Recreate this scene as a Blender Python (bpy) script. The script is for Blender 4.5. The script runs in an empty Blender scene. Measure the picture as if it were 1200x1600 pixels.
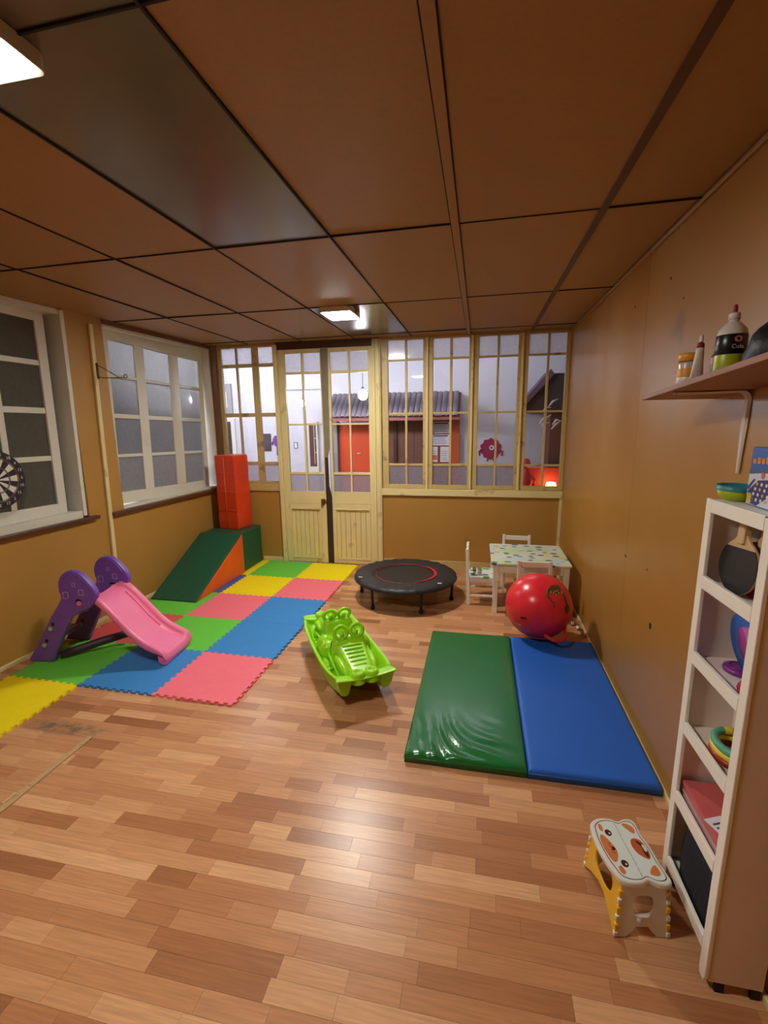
import bpy, bmesh, math, random
from mathutils import Vector, Matrix
random.seed(7)
S = bpy.context.scene
COL = S.collection
pi = math.pi

# ------------------------------------------------------------------ camera
YAW, PITCH, ROLL, FPX, CH = -0.2049, 0.1944, -0.0134, 723.8, 1.7
_cy, _sy, _cp, _sp = math.cos(YAW), math.sin(YAW), math.cos(PITCH), math.sin(PITCH)
_f = Vector((_sy*_cp, _cy*_cp, -_sp)); _r = Vector((_cy, -_sy, 0)); _u = _r.cross(_f)
_c, _s = math.cos(ROLL), math.sin(ROLL)
_r, _u = _c*_r + _s*_u, -_s*_r + _c*_u
cam = bpy.data.cameras.new('camera'); cam.sensor_fit = 'VERTICAL'; cam.sensor_height = 36
cam.lens = FPX/1600*36; cam.clip_start = 0.05; cam.clip_end = 60
co = bpy.data.objects.new('camera', cam); COL.objects.link(co); S.camera = co
co.matrix_world = Matrix(((_r.x, _u.x, -_f.x, 0), (_r.y, _u.y, -_f.y, 0), (_r.z, _u.z, -_f.z, CH), (0, 0, 0, 1)))

# ------------------------------------------------------------------ world, exposure
w = bpy.data.worlds.new('night'); S.world = w; w.use_nodes = True
w.node_tree.nodes['Background'].inputs[0].default_value = (.5, .45, .4, 1)
w.node_tree.nodes['Background'].inputs[1].default_value = 0.02
S.view_settings.view_transform = 'Standard'; S.view_settings.look = 'None'
S.view_settings.gamma = 1; S.view_settings.use_curve_mapping = False
S.view_settings.exposure = 1.3
S.cycles.max_bounces = 8; S.cycles.transparent_max_bounces = 12; S.cycles.caustics_reflective = False; S.cycles.caustics_refractive = False
LAMP_NEAR, LAMP_FAR, HALL_LAMP = 62.0, 95.0, 90.0

# ------------------------------------------------------------------ materials
def lin(c):
    c = c/255
    return c/12.92 if c <= .04045 else ((c+.055)/1.055)**2.4
def L3(rgb): return (lin(rgb[0]), lin(rgb[1]), lin(rgb[2]), 1)
MATS = {}
def M(name, rgb, rough=.5, noise=.06, nscale=9, bump=0., bscale=80, metal=0, spec=.5, coat=0, emit=0, sub=None, stretch=None, dirt=None):
    if name in MATS: return MATS[name]
    m = bpy.data.materials.new(name); m.use_nodes = True
    nt = m.node_tree; b = nt.nodes['Principled BSDF']
    b.inputs['Roughness'].default_value = rough; b.inputs['Metallic'].default_value = metal
    b.inputs['Specular IOR Level'].default_value = spec; b.inputs['Coat Weight'].default_value = coat
    b.inputs['Coat Roughness'].default_value = .15
    tc = nt.nodes.new('ShaderNodeTexCoord'); mp = nt.nodes.new('ShaderNodeMapping')
    nt.links.new(tc.outputs['Object'], mp.inputs[0])
    if stretch: mp.inputs['Scale'].default_value = stretch
    n = nt.nodes.new('ShaderNodeTexNoise'); n.inputs['Scale'].default_value = nscale; n.inputs['Detail'].default_value = 4
    nt.links.new(mp.outputs[0], n.inputs['Vector'])
    mix = nt.nodes.new('ShaderNodeMix'); mix.data_type = 'RGBA'
    c = L3(rgb)
    mix.inputs[6].default_value = tuple(max(0, v*(1-noise*2)) for v in c[:3])+(1,)
    mix.inputs[7].default_value = tuple(min(1, v*(1+noise*2)) for v in c[:3])+(1,)
    nt.links.new(n.outputs['Fac'], mix.inputs[0])
    out = mix.outputs[2]
    if dirt:
        n2 = nt.nodes.new('ShaderNodeTexNoise'); n2.inputs['Scale'].default_value = dirt[1]; n2.inputs['Detail'].default_value = 8
        nt.links.new(tc.outputs['Object'], n2.inputs['Vector'])
        rp = nt.nodes.new('ShaderNodeValToRGB'); rp.color_ramp.elements[0].position = dirt[2]; rp.color_ramp.elements[1].position = dirt[2]+.12
        rp.color_ramp.elements[0].color = (0, 0, 0, 1); rp.color_ramp.elements[1].color = (.8, .8, .8, 1)
        nt.links.new(n2.outputs['Fac'], rp.inputs[0])
        mx = nt.nodes.new('ShaderNodeMix'); mx.data_type = 'RGBA'
        nt.links.new(rp.outputs[0], mx.inputs[0]); nt.links.new(out, mx.inputs[6]); mx.inputs[7].default_value = L3(dirt[0])
        out = mx.outputs[2]
    nt.links.new(out, b.inputs['Base Color'])
    if bump:
        nb = nt.nodes.new('ShaderNodeTexNoise'); nb.inputs['Scale'].default_value = bscale; nb.inputs['Detail'].default_value = 3
        nt.links.new(mp.outputs[0], nb.inputs['Vector'])
        bp = nt.nodes.new('ShaderNodeBump'); bp.inputs['Strength'].default_value = bump; bp.inputs['Distance'].default_value = .01
        nt.links.new(nb.outputs['Fac'], bp.inputs['Height']); nt.links.new(bp.outputs[0], b.inputs['Normal'])
    if emit:
        b.inputs['Emission Color'].default_value = c; b.inputs['Emission Strength'].default_value = emit
    MATS[name] = m
    return m

def glass_mat(name, tint, film=0., film_rgb=(200, 200, 210), rough=.02):
    m = bpy.data.materials.new(name); m.use_nodes = True; nt = m.node_tree; nt.nodes.clear()
    o = nt.nodes.new('ShaderNodeOutputMaterial'); tr = nt.nodes.new('ShaderNodeBsdfTransparent'); tr.inputs[0].default_value = tuple(tint)+(1,)
    gl = nt.nodes.new('ShaderNodeBsdfGlossy'); gl.inputs['Roughness'].default_value = rough
    fr = nt.nodes.new('ShaderNodeFresnel'); fr.inputs[0].default_value = 1.45
    ms = nt.nodes.new('ShaderNodeMixShader'); nt.links.new(fr.outputs[0], ms.inputs[0])
    base = tr.outputs[0]
    if film:
        tl = nt.nodes.new('ShaderNodeBsdfTranslucent'); tl.inputs[0].default_value = L3(film_rgb)
        df = nt.nodes.new('ShaderNodeBsdfDiffuse'); df.inputs[0].default_value = L3(film_rgb)
        m1 = nt.nodes.new('ShaderNodeMixShader'); m1.inputs[0].default_value = .3
        nt.links.new(tl.outputs[0], m1.inputs[1]); nt.links.new(df.outputs[0], m1.inputs[2])
        m2 = nt.nodes.new('ShaderNodeMixShader'); 
        n = nt.nodes.new('ShaderNodeTexNoise'); n.inputs['Scale'].default_value = 30; n.inputs['Detail'].default_value = 5
        tc = nt.nodes.new('ShaderNodeTexCoord'); nt.links.new(tc.outputs['Object'], n.inputs['Vector'])
        mr = nt.nodes.new('ShaderNodeMapRange'); mr.inputs[3].default_value = film*.8; mr.inputs[4].default_value = min(1, film*1.15)
        nt.links.new(n.outputs['Fac'], mr.inputs[0]); nt.links.new(mr.outputs[0], m2.inputs[0])
        nt.links.new(base, m2.inputs[1]); nt.links.new(m1.outputs[0], m2.inputs[2]); base = m2.outputs[0]
    nt.links.new(base, ms.inputs[1]); nt.links.new(gl.outputs[0], ms.inputs[2]); nt.links.new(ms.outputs[0], o.inputs[0])
    return m

def emit_mat(name, rgb, strength):
    m = bpy.data.materials.new(name); m.use_nodes = True; nt = m.node_tree; b = nt.nodes['Principled BSDF']
    b.inputs['Base Color'].default_value = (.8, .8, .8, 1)
    b.inputs['Emission Color'].default_value = rgb+(1,); b.inputs['Emission Strength'].default_value = strength
    return m

WALL = M('tan_hardboard', (174, 130, 62), .42, .06, 3, .04, 160, dirt=((120, 84, 44), 2.2, .66))
WALLR = M('tan_hardboard_right', (172, 124, 56), .34, .06, 3, .05, 160, dirt=((120, 84, 44), 2.2, .68))
CEIL = M('ceiling_board', (164, 124, 70), .55, .05, 60, .06, 220)
CEILGREY = M('ceiling_metal_sheet', (120, 112, 104), .22, .05, 5, .02, 30, metal=.25)
DARK = M('dark_gap', (26, 18, 12), .8, .05)
DARKWOOD = M('dark_wood', (70, 42, 30), .5, .1, 6, .05, 60)
CREAM = M('cream_paint', (222, 206, 150), .4, .05, 5, .05, 90, dirt=((150, 120, 72), 5, .62))
CREAMD = M('cream_paint_worn', (196, 172, 112), .42, .07, 6, .06, 90, dirt=((120, 86, 48), 6, .58))
WHITE = M('white_window_paint', (214, 212, 200), .4, .04, 5, .05, 90, dirt=((160, 152, 136), 7, .66))
WPAINT = M('white_furniture_paint', (240, 236, 228), .38, .03, 8, .03, 90, dirt=((180, 165, 140), 9, .72))
GREYSTRIP = M('grey_weather_strip', (128, 118, 98), .5, .08, 8, .05, 60)
SILL = M('dark_sill_wood', (84, 50, 34), .42, .12, 6, .05, 60)
BRASS = M('brass', (170, 130, 60), .3, .1, 10, metal=.9)
STEEL = M('steel', (150, 145, 138), .35, .05, 10, metal=.9)
GLASS = glass_mat('clear_glass', (.93, .94, .95))
FILM_TOP = glass_mat('frosted_pane', (.88, .88, .9), .6, (225, 225, 232), .15)
FILM_LOW = glass_mat('dusty_film_pane', (.84, .82, .85), .5, (200, 195, 204), .12)
GREYPANE = glass_mat('grey_film_pane', (.5, .5, .5), .8, (166, 164, 154), .1)
SMOKE = glass_mat('dusty_pane', (.85, .86, .88), .42, (216, 216, 216), .05)

# ------------------------------------------------------------------ mesh helpers
class B:
    def __init__(s): s.bm = bmesh.new()
    def box(s, x0, x1, y0, y1, z0, z1, m=0):
        v = [s.bm.verts.new(p) for p in ((x0,y0,z0),(x1,y0,z0),(x1,y1,z0),(x0,y1,z0),(x0,y0,z1),(x1,y0,z1),(x1,y1,z1),(x0,y1,z1))]
        for q in ((0,3,2,1),(4,5,6,7),(0,1,5,4),(1,2,6,5),(2,3,7,6),(3,0,4,7)):
            f = s.bm.faces.new([v[i] for i in q]); f.material_index = m
        return s
    def hexa(s, pts, m=0):
        v = [s.bm.verts.new(p) for p in pts]
        for q in ((0,3,2,1),(4,5,6,7),(0,1,5,4),(1,2,6,5),(2,3,7,6),(3,0,4,7)):
            f = s.bm.faces.new([v[i] for i in q]); f.material_index = m
        return s
    def prism(s, poly, d0, d1, ax='z', m=0):
        def P(a, b, d): return {'z': (a, b, d), 'y': (a, d, b), 'x': (d, a, b)}[ax]
        lo = [s.bm.verts.new(P(a, b, d0)) for a, b in poly]; hi = [s.bm.verts.new(P(a, b, d1)) for a, b in poly]
        n = len(poly)
        fs = [s.bm.faces.new(lo), s.bm.faces.new(hi)] + [s.bm.faces.new((lo[i], lo[(i+1) % n], hi[(i+1) % n], hi[i])) for i in range(n)]
        for f in fs: f.material_index = m
        return s
    def ringprism(s, outer, inner, d0, d1, ax='z', m=0):     # frame with a hole, same point count
        def P(a, b, d): return {'z': (a, b, d), 'y': (a, d, b), 'x': (d, a, b)}[ax]
        n = len(outer); R = []
        for poly in (outer, inner):
            R.append([s.bm.verts.new(P(a, b, d0)) for a, b in poly]); R.append([s.bm.verts.new(P(a, b, d1)) for a, b in poly])
        for i in range(n):
            j = (i+1) % n
            for a, b in ((0,1),(1,3),(3,2),(2,0)):
                f = s.bm.faces.new((R[a][i], R[a][j], R[b][j], R[b][i])); f.material_index = m
        return s
    def tube(s, path, r, seg=8, closed=False, m=0, cap=True):
        path = [Vector(p) for p in path]; n = len(path); rings = []
        rr = r if hasattr(r, '__len__') else [r]*n
        prev = None
        for i, p in enumerate(path):
            if closed: t = path[(i+1) % n]-path[i-1]
            else: t = path[min(i+1, n-1)]-path[max(i-1, 0)]
            t.normalize()
            if prev is None:
                a = Vector((0, 0, 1)) if abs(t.z) < .9 else Vector((1, 0, 0)); nrm = (a - t*a.dot(t)).normalized()
            else: nrm = (prev - t*prev.dot(t)).normalized()
            prev = nrm; bn = t.cross(nrm)
            rings.append([s.bm.verts.new(p + rr[i]*(math.cos(2*pi*k/seg)*nrm + math.sin(2*pi*k/seg)*bn)) for k in range(seg)])
        for i in range(n if closed else n-1):
            A, C = rings[i], rings[(i+1) % n]
            for k in range(seg):
                f = s.bm.faces.new((A[k], A[(k+1) % seg], C[(k+1) % seg], C[k])); f.smooth = True; f.material_index = m
        if cap and not closed:
            for q in (rings[0], rings[-1]):
                f = s.bm.faces.new(q); f.material_index = m
        return s
    def lathe(s, prof, seg=24, c=(0, 0, 0), m=0, smooth=True):
        rings = []
        for r, z in prof:
            if r < 1e-6: rings.append([s.bm.verts.new((c[0], c[1], c[2]+z))])
            else: rings.append([s.bm.verts.new((c[0]+r*math.cos(2*pi*k/seg), c[1]+r*math.sin(2*pi*k/seg), c[2]+z)) for k in range(seg)])
        for A, C in zip(rings, rings[1:]):
            for k in range(seg):
                k2 = (k+1) % seg
                if len(A) == 1 and len(C) == 1: continue
                q = (A[0], C[k2], C[k]) if len(A) == 1 else (A[k], A[k2], C[0]) if len(C) == 1 else (A[k], A[k2], C[k2], C[k])
                f = s.bm.faces.new(q); f.smooth = smooth; f.material_index = m
        return s
    def grid(s, rows, closed_u=False, m=0, smooth=True):       # rows of points -> surface
        V = [[s.bm.verts.new(p) for p in r] for r in rows]
        for i in range(len(V)-1):
            n = len(V[i])
            for k in range(n if closed_u else n-1):
                f = s.bm.faces.new((V[i][k], V[i][(k+1) % n], V[i+1][(k+1) % n], V[i+1][k])); f.smooth = smooth; f.material_index = m
        s.V = V
        return s
    def done(s, name, mat, parent=None, bevel=0, seg=2, subd=0, smooth=False, loc=None, rz=0, weld=False):
        if weld: bmesh.ops.remove_doubles(s.bm, verts=s.bm.verts, dist=1e-5)
        bmesh.ops.recalc_face_normals(s.bm, faces=s.bm.faces)
        me = bpy.data.meshes.new(name); s.bm.to_mesh(me); s.bm.free()
        for k in (mat if isinstance(mat, (list, tuple)) else [mat]): me.materials.append(k)
        if smooth:
            for p in me.polygons: p.use_smooth = True
        o = bpy.data.objects.new(name, me); COL.objects.link(o); o.parent = parent
        if loc is not None: o.location = loc
        if rz: o.rotation_euler.z = rz
        if bevel:
            k = o.modifiers.new('bevel', 'BEVEL'); k.width = bevel; k.segments = seg; k.limit_method = 'ANGLE'
        if subd:
            k = o.modifiers.new('sub', 'SUBSURF'); k.levels = subd; k.render_levels = subd
        return o

def tag(o, label=None, cat=None, group=None, kind=None):
    if label: o['label'] = label
    if cat: o['category'] = cat
    if group: o['group'] = group
    if kind: o['kind'] = kind
    return o
def thing(name, label, cat, loc=(0, 0, 0), rz=0, group=None, kind=None):
    o = bpy.data.objects.new(name, None); COL.objects.link(o); o.location = loc; o.rotation_euler.z = rz; o.empty_display_size = .05
    return tag(o, label, cat, group, kind)
def copy_tree(o, parent=None):
    c = o.copy(); COL.objects.link(c); c.parent = parent
    for ch in o.children: copy_tree(ch, c)
    return c
def struct(o, label=None, cat=None): return tag(o, label, cat, None, 'structure')
def text_mesh(txt, size, mat, name, parent, M4, depth=.0006):
    cu = bpy.data.curves.new(name, 'FONT'); cu.body = txt; cu.size = size; cu.align_x = 'CENTER'; cu.align_y = 'CENTER'; cu.extrude = depth; cu.resolution_u = 3
    t = bpy.data.objects.new(name, cu); COL.objects.link(t)
    dg = bpy.context.evaluated_depsgraph_get(); dg.update()
    me = bpy.data.meshes.new_from_object(t.evaluated_get(dg)); bpy.data.objects.remove(t)
    me.materials.clear(); me.materials.append(mat)
    o = bpy.data.objects.new(name, me); COL.objects.link(o); o.parent = parent; o.matrix_local = M4
    return o
def circle(cx, cy, rx, ry=None, n=20, a0=0):
    ry = ry or rx
    return [(cx+rx*math.cos(a0+2*pi*k/n), cy+ry*math.sin(a0+2*pi*k/n)) for k in range(n)]
def rrect(x0, x1, y0, y1, r, n=4):
    P = []
    for cx, cy, a in ((x1-r, y1-r, 0), (x0+r, y1-r, pi/2), (x0+r, y0+r, pi), (x1-r, y0+r, 1.5*pi)):
        P += [(cx+r*math.cos(a+pi/2*k/n), cy+r*math.sin(a+pi/2*k/n)) for k in range(n+1)]
    return P

HC, XR, YF, YB = 2.587, .874, 5.175, -1.6
LW0, LWS = -3.384, .0494
def XL(y): return LW0 + LWS*y
LROT = -math.atan(LWS)

# ------------------------------------------------------------------ floor
def floor_mat():
    m = bpy.data.materials.new('laminate_strip'); m.use_nodes = True; nt = m.node_tree; b = nt.nodes['Principled BSDF']
    N = nt.nodes.new; K = nt.links.new
    oi = N('ShaderNodeObjectInfo'); ge = N('ShaderNodeNewGeometry')
    ad = N('ShaderNodeMath'); ad.operation = 'ADD'; K(oi.outputs['Random'], ad.inputs[0]); K(ge.outputs['Random Per Island'], ad.inputs[1])
    fr = N('ShaderNodeMath'); fr.operation = 'FRACT'; K(ad.outputs[0], fr.inputs[0])
    rp = N('ShaderNodeValToRGB'); e = rp.color_ramp.elements
    e[0].position = 0; e[0].color = L3((160, 104, 68)); e[1].position = 1; e[1].color = L3((222, 170, 126))
    for p, c in ((.14, (178, 120, 80)), (.4, (196, 138, 96)), (.75, (208, 152, 108))):
        q = e.new(p); q.color = L3(c)
    K(fr.outputs[0], rp.inputs[0])
    mp = N('ShaderNodeMapping'); mp.inputs['Scale'].default_value = (2.2, 45, 1); K(ge.outputs['Position'], mp.inputs[0])
    off = N('ShaderNodeMath'); off.operation = 'MULTIPLY'; K(fr.outputs[0], off.inputs[0]); off.inputs[1].default_value = 40
    cb = N('ShaderNodeCombineXYZ'); K(off.outputs[0], cb.inputs[2]); K(cb.outputs[0], mp.inputs['Location'])
    n = N('ShaderNodeTexNoise'); n.inputs['Scale'].default_value = 2.6; n.inputs['Detail'].default_value = 6; n.inputs['Roughness'].default_value = .6; K(mp.outputs[0], n.inputs['Vector'])
    mr = N('ShaderNodeMapRange'); mr.inputs[1].default_value = .3; mr.inputs[2].default_value = .7; mr.inputs[3].default_value = .80; mr.inputs[4].default_value = 1.12; K(n.outputs['Fac'], mr.inputs[0])
    mu = N('ShaderNodeMix'); mu.data_type = 'RGBA'; mu.blend_type = 'MULTIPLY'; mu.inputs[0].default_value = 1; K(rp.outputs[0], mu.inputs[6]); K(mr.outputs[0], mu.inputs[7])
    # worn grey scuff near the metal strip end
    sp = N('ShaderNodeSeparateXYZ'); K(ge.outputs['Position'], sp.inputs[0])
    def rng(sock, a, b_, w_):
        s1 = N('ShaderNodeMapRange'); s1.inputs[1].default_value = a-w_; s1.inputs[2].default_value = a+w_; K(sock, s1.inputs[0])
        s2 = N('ShaderNodeMapRange'); s2.inputs[1].default_value = b_-w_; s2.inputs[2].default_value = b_+w_; s2.inputs[3].default_value = 1; s2.inputs[4].default_value = 0; K(sock, s2.inputs[0])
        q = N('ShaderNodeMath'); q.operation = 'MULTIPLY'; K(s1.outputs[0], q.inputs[0]); K(s2.outputs[0], q.inputs[1]); return q.outputs[0]
    q = N('ShaderNodeMath'); q.operation = 'MULTIPLY'; K(rng(sp.outputs[0], -2.5, -2.08, .1), q.inputs[0]); K(rng(sp.outputs[1], 1.90, 1.985, .025), q.inputs[1])
    n3 = N('ShaderNodeTexNoise'); n3.inputs['Scale'].default_value = 22; n3.inputs['Detail'].default_value = 6; K(ge.outputs['Position'], n3.inputs['Vector'])
    r3 = N('ShaderNodeMapRange'); r3.inputs[1].default_value = .35; r3.inputs[2].default_value = .6; K(n3.outputs['Fac'], r3.inputs[0])
    q2 = N('ShaderNodeMath'); q2.operation = 'MULTIPLY'; K(q.outputs[0], q2.inputs[0]); K(r3.outputs[0], q2.inputs[1])
    ms = N('ShaderNodeMix'); ms.data_type = 'RGBA'; K(q2.outputs[0], ms.inputs[0]); K(mu.outputs[2], ms.inputs[6]); ms.inputs[7].default_value = L3((104, 96, 84))
    K(ms.outputs[2], b.inputs['Base Color'])
    b.inputs['Roughness'].default_value = .30; b.inputs['Specular IOR Level'].default_value = .5
    bp = N('ShaderNodeBump'); bp.inputs['Strength'].default_value = .08; bp.inputs['Distance'].default_value = .004; K(n.outputs['Fac'], bp.inputs['Height']); K(bp.outputs[0], b.inputs['Normal'])
    return m
FLOORM = floor_mat()
floor = struct(B().box(-3.6, 1.0, YB-.1, YF+.1, -.1, -.008).done('floor', DARK), 'reddish three-strip laminate floor of the playroom', 'floor')
PW = .066
planks = []; yrow = YB
ri = 0
while yrow < YF+.02:
    x = XL(yrow) - random.uniform(0, .3); y1 = min(yrow+PW, YF+.03)
    while x < XR:
        ln = random.choice((.17, .22, .27, .33, .4, .46)); x1 = x+ln
        planks.append((max(x, XL(yrow)-.01), min(x1, XR+.01), yrow, y1)); x = x1
    yrow += PW; ri += 1
def inview(p):
    c = Vector(((p[0]+p[1])/2, (p[2]+p[3])/2, -CH)); d = c.dot(_f)
    if d < .1: return None
    px, py = 600+FPX*c.dot(_r)/d, 800-FPX*c.dot(_u)/d
    return (-60 < px < 1260 and -60 < py < 1660) or None
vis = sorted([p for p in planks if inview(p)], key=lambda p: p[2])
vis = [p for p in vis if not (p[1] < -1.5 and p[2] > 2.3) and not (-.3 < (p[0]+p[1])/2 < .85 and 2.08 < p[2] < 3.42)]
near = set(vis[:300]); rest = B(); G = .0004
for p in planks:
    args = (p[0]+G, p[1]-G, p[2]+G, p[3]-G, -.008, 0)
    if p in near: B().box(*args).done('plank', FLOORM, floor)
    else: rest.box(*args)
tag(rest.done('plank_field', FLOORM, floor), kind='stuff')
# cream cover strip over the joint of an old partition
o = B(); 
for k in range(10):
    y0 = 1.9-.36*k; o.box(-2.09+random.uniform(-.002, .002), -2.055+random.uniform(-.002, .002), y0-.358, y0, .0005, .008)
struct(o.done('trim_1', M('worn_strip', (190, 160, 116), .5, .12, 14, .2, 60, dirt=((110, 76, 44), 14, .55)), bevel=.002), 'worn cream cover strip on the floor, running out of frame at left', 'trim')

# ------------------------------------------------------------------ ceiling
ceiling = struct(B().box(-3.6, 1.0, YB-.1, YF+.1, HC+.022, HC+.1).done('ceiling', DARK), 'brown panelled ceiling', 'ceiling')
CX = [-3.5, -2.638, -1.972, -1.364, -.739, -.134, .499, .90]
CY = [YB-.06, -.27, 1.045, 2.362, 3.694, 4.949, 5.30]
def sk(x, y): return (x-.0023*y, y-.0187*x)
for i in range(len(CX)-1):
    for j in range(len(CY)-1):
        if i == len(CX)-2: gx = .004
        g = .0045; x0, x1, y0, y1 = CX[i]+g, CX[i+1]-g, CY[j]+g, CY[j+1]-g
        q = [sk(x0, y0), sk(x1, y0), sk(x1, y1), sk(x0, y1)]
        z = HC + random.uniform(-.002, .003); tl = [random.uniform(-.002, .002) for _ in range(4)]
        grey = (i == 3 and j in (2, 4)) or (i == 3 and j in (0, 1))
        B().hexa([(a, b, z+t) for (a, b), t in zip(q, tl)] + [(a, b, HC+.02) for a, b in q]).done('panel', CEILGREY if grey else CEIL, ceiling)
for yk in CY[1:-1]:
    q = [sk(-3.45, yk-.0035), sk(.89, yk-.0035), sk(.89, yk+.0035), sk(-3.45, yk+.0035)]
    B().hexa([(a, b, HC-.006) for a, b in q]+[(a, b, HC+.012) for a, b in q]).done('joint_strip', DARK, ceiling)
for xk, hw_ in [(x_, .0042) for x_ in CX[1:5]]+[(-.134-.019, .003), (-.134+.019, .003)]:
    q = [sk(xk-hw_, YB), sk(xk+hw_, YB), sk(xk+hw_, 5.17), sk(xk-hw_, 5.17)]
    B().hexa([(a, b, HC-.0065) for a, b in q]+[(a, b, HC+.012) for a, b in q]).done('joint_strip', DARK, ceiling)
for xk, wd, mt, y1 in ((-.134, .017, CEIL, 5.17), (.499, .015, M('dark_batten', (92, 62, 38), .6, .1), 5.17)):
    q = [sk(xk-wd, YB), sk(xk+wd, YB), sk(xk+wd, y1), sk(xk-wd, y1)]
    B().hexa([(a, b, HC-.011) for a, b in q]+[(a, b, HC+.004) for a, b in q]).done('batten', mt, ceiling)
HOUS = M('lamp_housing', (215, 212, 205), .35, .02)
def ceiling_lamp(x0, x1, y0, y1, strength, label):
    t = thing('ceiling_lamp', label, 'lamp', ((x0+x1)/2, (y0+y1)/2, HC-.002), 0, 'flat lamps on the playroom ceiling')
    hx, hy = (x1-x0)/2, (y1-y0)/2
    b = B(); b.ringprism(rrect(-hx, hx, -hy, hy, .02), rrect(-hx+.018, hx-.018, -hy+.018, hy-.018, .012), -.04, 0)
    b.box(-hx+.015, hx-.015, -hy+.015, hy-.015, -.008, -.002)
    b.done('housing', HOUS, t)
    d = B(); d.prism(rrect(-hx+.019, hx-.019, -hy+.019, hy-.019, .012), -.044, -.012)
    d.done('diffuser', emit_mat('lamp_glow_%d' % (strength*10), (1.0, .965, .86), strength), t)
    for s in (-1, 1): B().box(s*hx-.012+(.0 if s < 0 else 0), s*hx+.012, -.02, .02, -.03, -.006).done('clip', STEEL, t)
    return t
ceiling_lamp(-1.275, -1.015, 3.71, 4.02, LAMP_FAR, 'small square lit ceiling lamp above the double door')
ceiling_lamp(-1.355, -1.065, .80, 1.135, LAMP_NEAR, 'large lit ceiling lamp cut off by the upper left picture edge')

# ------------------------------------------------------------------ walls of the room
wr = struct(B().box(XR+.012, XR+.12, YB-.1, YF+.1, 0, HC+.02).done('wall_right', DARK), 'tan hardboard wall on the right', 'wall')
def lean_panel(y0, y1, n, m):
    ln = .04
    B().hexa([(XR, y0-ln, 0), (XR+.014, y0-ln, 0), (XR+.014, y1-ln, 0), (XR, y1-ln, 0), (XR, y0+.02, HC), (XR+.014, y0+.02, HC), (XR+.014, y1+.02, HC), (XR, y1+.02, HC)]).done('panel', m, wr)
for y0, y1 in ((-1.66, -.74), (-.737, .48), (.483, 1.45), (1.453, 2.925), (2.928, 5.20)): lean_panel(y0, y1, 0, WALLR)
for y, z, r in ((2.432, .655, .014), (2.924, .884, .006), (2.905, .883, .005), (2.553, .916, .005), (3.15, 2.34, .006), (2.62, 2.35, .006), (2.44, 2.22, .005)):
    b = B(); b.prism(circle(y, z, r, r*1.3, 10), XR-.0012, XR+.001, 'x'); b.done('nail_hole', DARK, wr)
struct(B().box(XR-.014, XR-.0005, YB, YF-.02, HC-.028, HC-.008).done('trim_17', CEIL, bevel=.004), 'thin brown cornice strip along the top of the right wall', 'trim')
struct(B().box(XR-.014, XR-.0005, YB, YF-.02, 0, .026).done('baseboard_right', CREAM, bevel=.004), 'thin cream moulding at the foot of the right wall', 'baseboard')
struct(B().box(-3.7, 1.0, YB-.1, YB, 0, HC+.02).done('wall_front', WALL), 'tan wall behind the viewer', 'wall')
# left wall: local frame (off, along, z)
def leftobj(o): o.location = (LW0, 0, 0); o.rotation_euler.z = LROT; return o
A1, A2, C1, C2, D1, D2 = 1.85, 3.215, 3.635, 5.145, .955, .935
b = B(); b.box(-.16, 0, -1.75, 5.32, 0, .93)
b.box(-.16, 0, -1.75, A1, .93, HC+.02); b.box(-.16, 0, A2+.05, C1, .93, HC+.02); b.box(-.16, 0, C2, 5.32, .93, HC+.02)
b.box(-.16, 0, C1, C2, 2.545, HC+.02); b.box(-.16, 0, A1, A2, 2.57, HC+.02)
wl = struct(leftobj(b.done('wall_left', WALL)), 'tan wall with white windows on the left', 'wall')
b = B(); b.box(.0005, .012, C2+.01, 5.25, 1.0, HC-.01); b.box(.0005, .012, C1-.0, C2+.01, 2.548, HC-.002)
struct(leftobj(b.done('trim_2', M('brown_top_board', (112, 66, 34), .5, .08, 5))), 'dark brown boards above and beside the left windows', 'trim')
# cream batten (leans a little)
b = B(); b.hexa([(.0005, 3.418, 0), (.022, 3.418, 0), (.022, 3.456, 0), (.0005, 3.456, 0), (.0005, 3.488, 2.52), (.022, 3.488, 2.52), (.022, 3.524, 2.52), (.0005, 3.524, 2.52)])
struct(leftobj(b.done('trim_3', CREAM, bevel=.003)), 'thin cream vertical batten between the two left windows', 'trim')
for nm, a0, a1 in (('baseboard_left', -1.6, 5.14),):
    struct(leftobj(B().box(.0005, .014, a0, a1, 0, .035).done(nm, CREAM, bevel=.004)), 'narrow cream baseboard along the left wall', 'baseboard')

def glazing(root, x0, x1, z0, z1, cols, rows, y0, y1, fm, pmat, my=.6, colrows=None):
    """frame + muntins + panes in local x (width), z (height); y0..y1 thickness"""
    b = B(); zb, zt = min(r[0] for r in rows), max(r[1] for r in rows)
    xs = [x0, x1]; L, R_ = cols[0][0], cols[-1][1]
    b.box(x0, L, y0, y1, z0, z1); b.box(R_, x1, y0, y1, z0, z1); b.box(L, R_, y0, y1, z0, zb); b.box(L, R_, y0, y1, zt, z1)
    b.done('frame', fm, root, bevel=.003)
    ym = (y0+y1)/2; hy = (y1-y0)/2*my
    for c, d in zip(cols, cols[1:]):
        B().box(c[1], d[0], ym-hy, ym+hy, zb, zt).done('muntin', fm, root, bevel=.003)
    rs = sorted(rows)
    for c in cols:
        for r, q in zip(rs, rs[1:]):
            B().box(c[0], c[1], ym-hy*.9, ym+hy*.9, r[1], q[0]).done('muntin', fm, root, bevel=.003)
    for ci, c in enumerate(cols):
        for rI, r in enumerate(sorted(rows, reverse=True)):
            B().box(c[0]-.002, c[1]+.002, ym-.0015, ym+.0015, r[0]-.002, r[1]+.002).done('pane', pmat(ci, rI), root)

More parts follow.
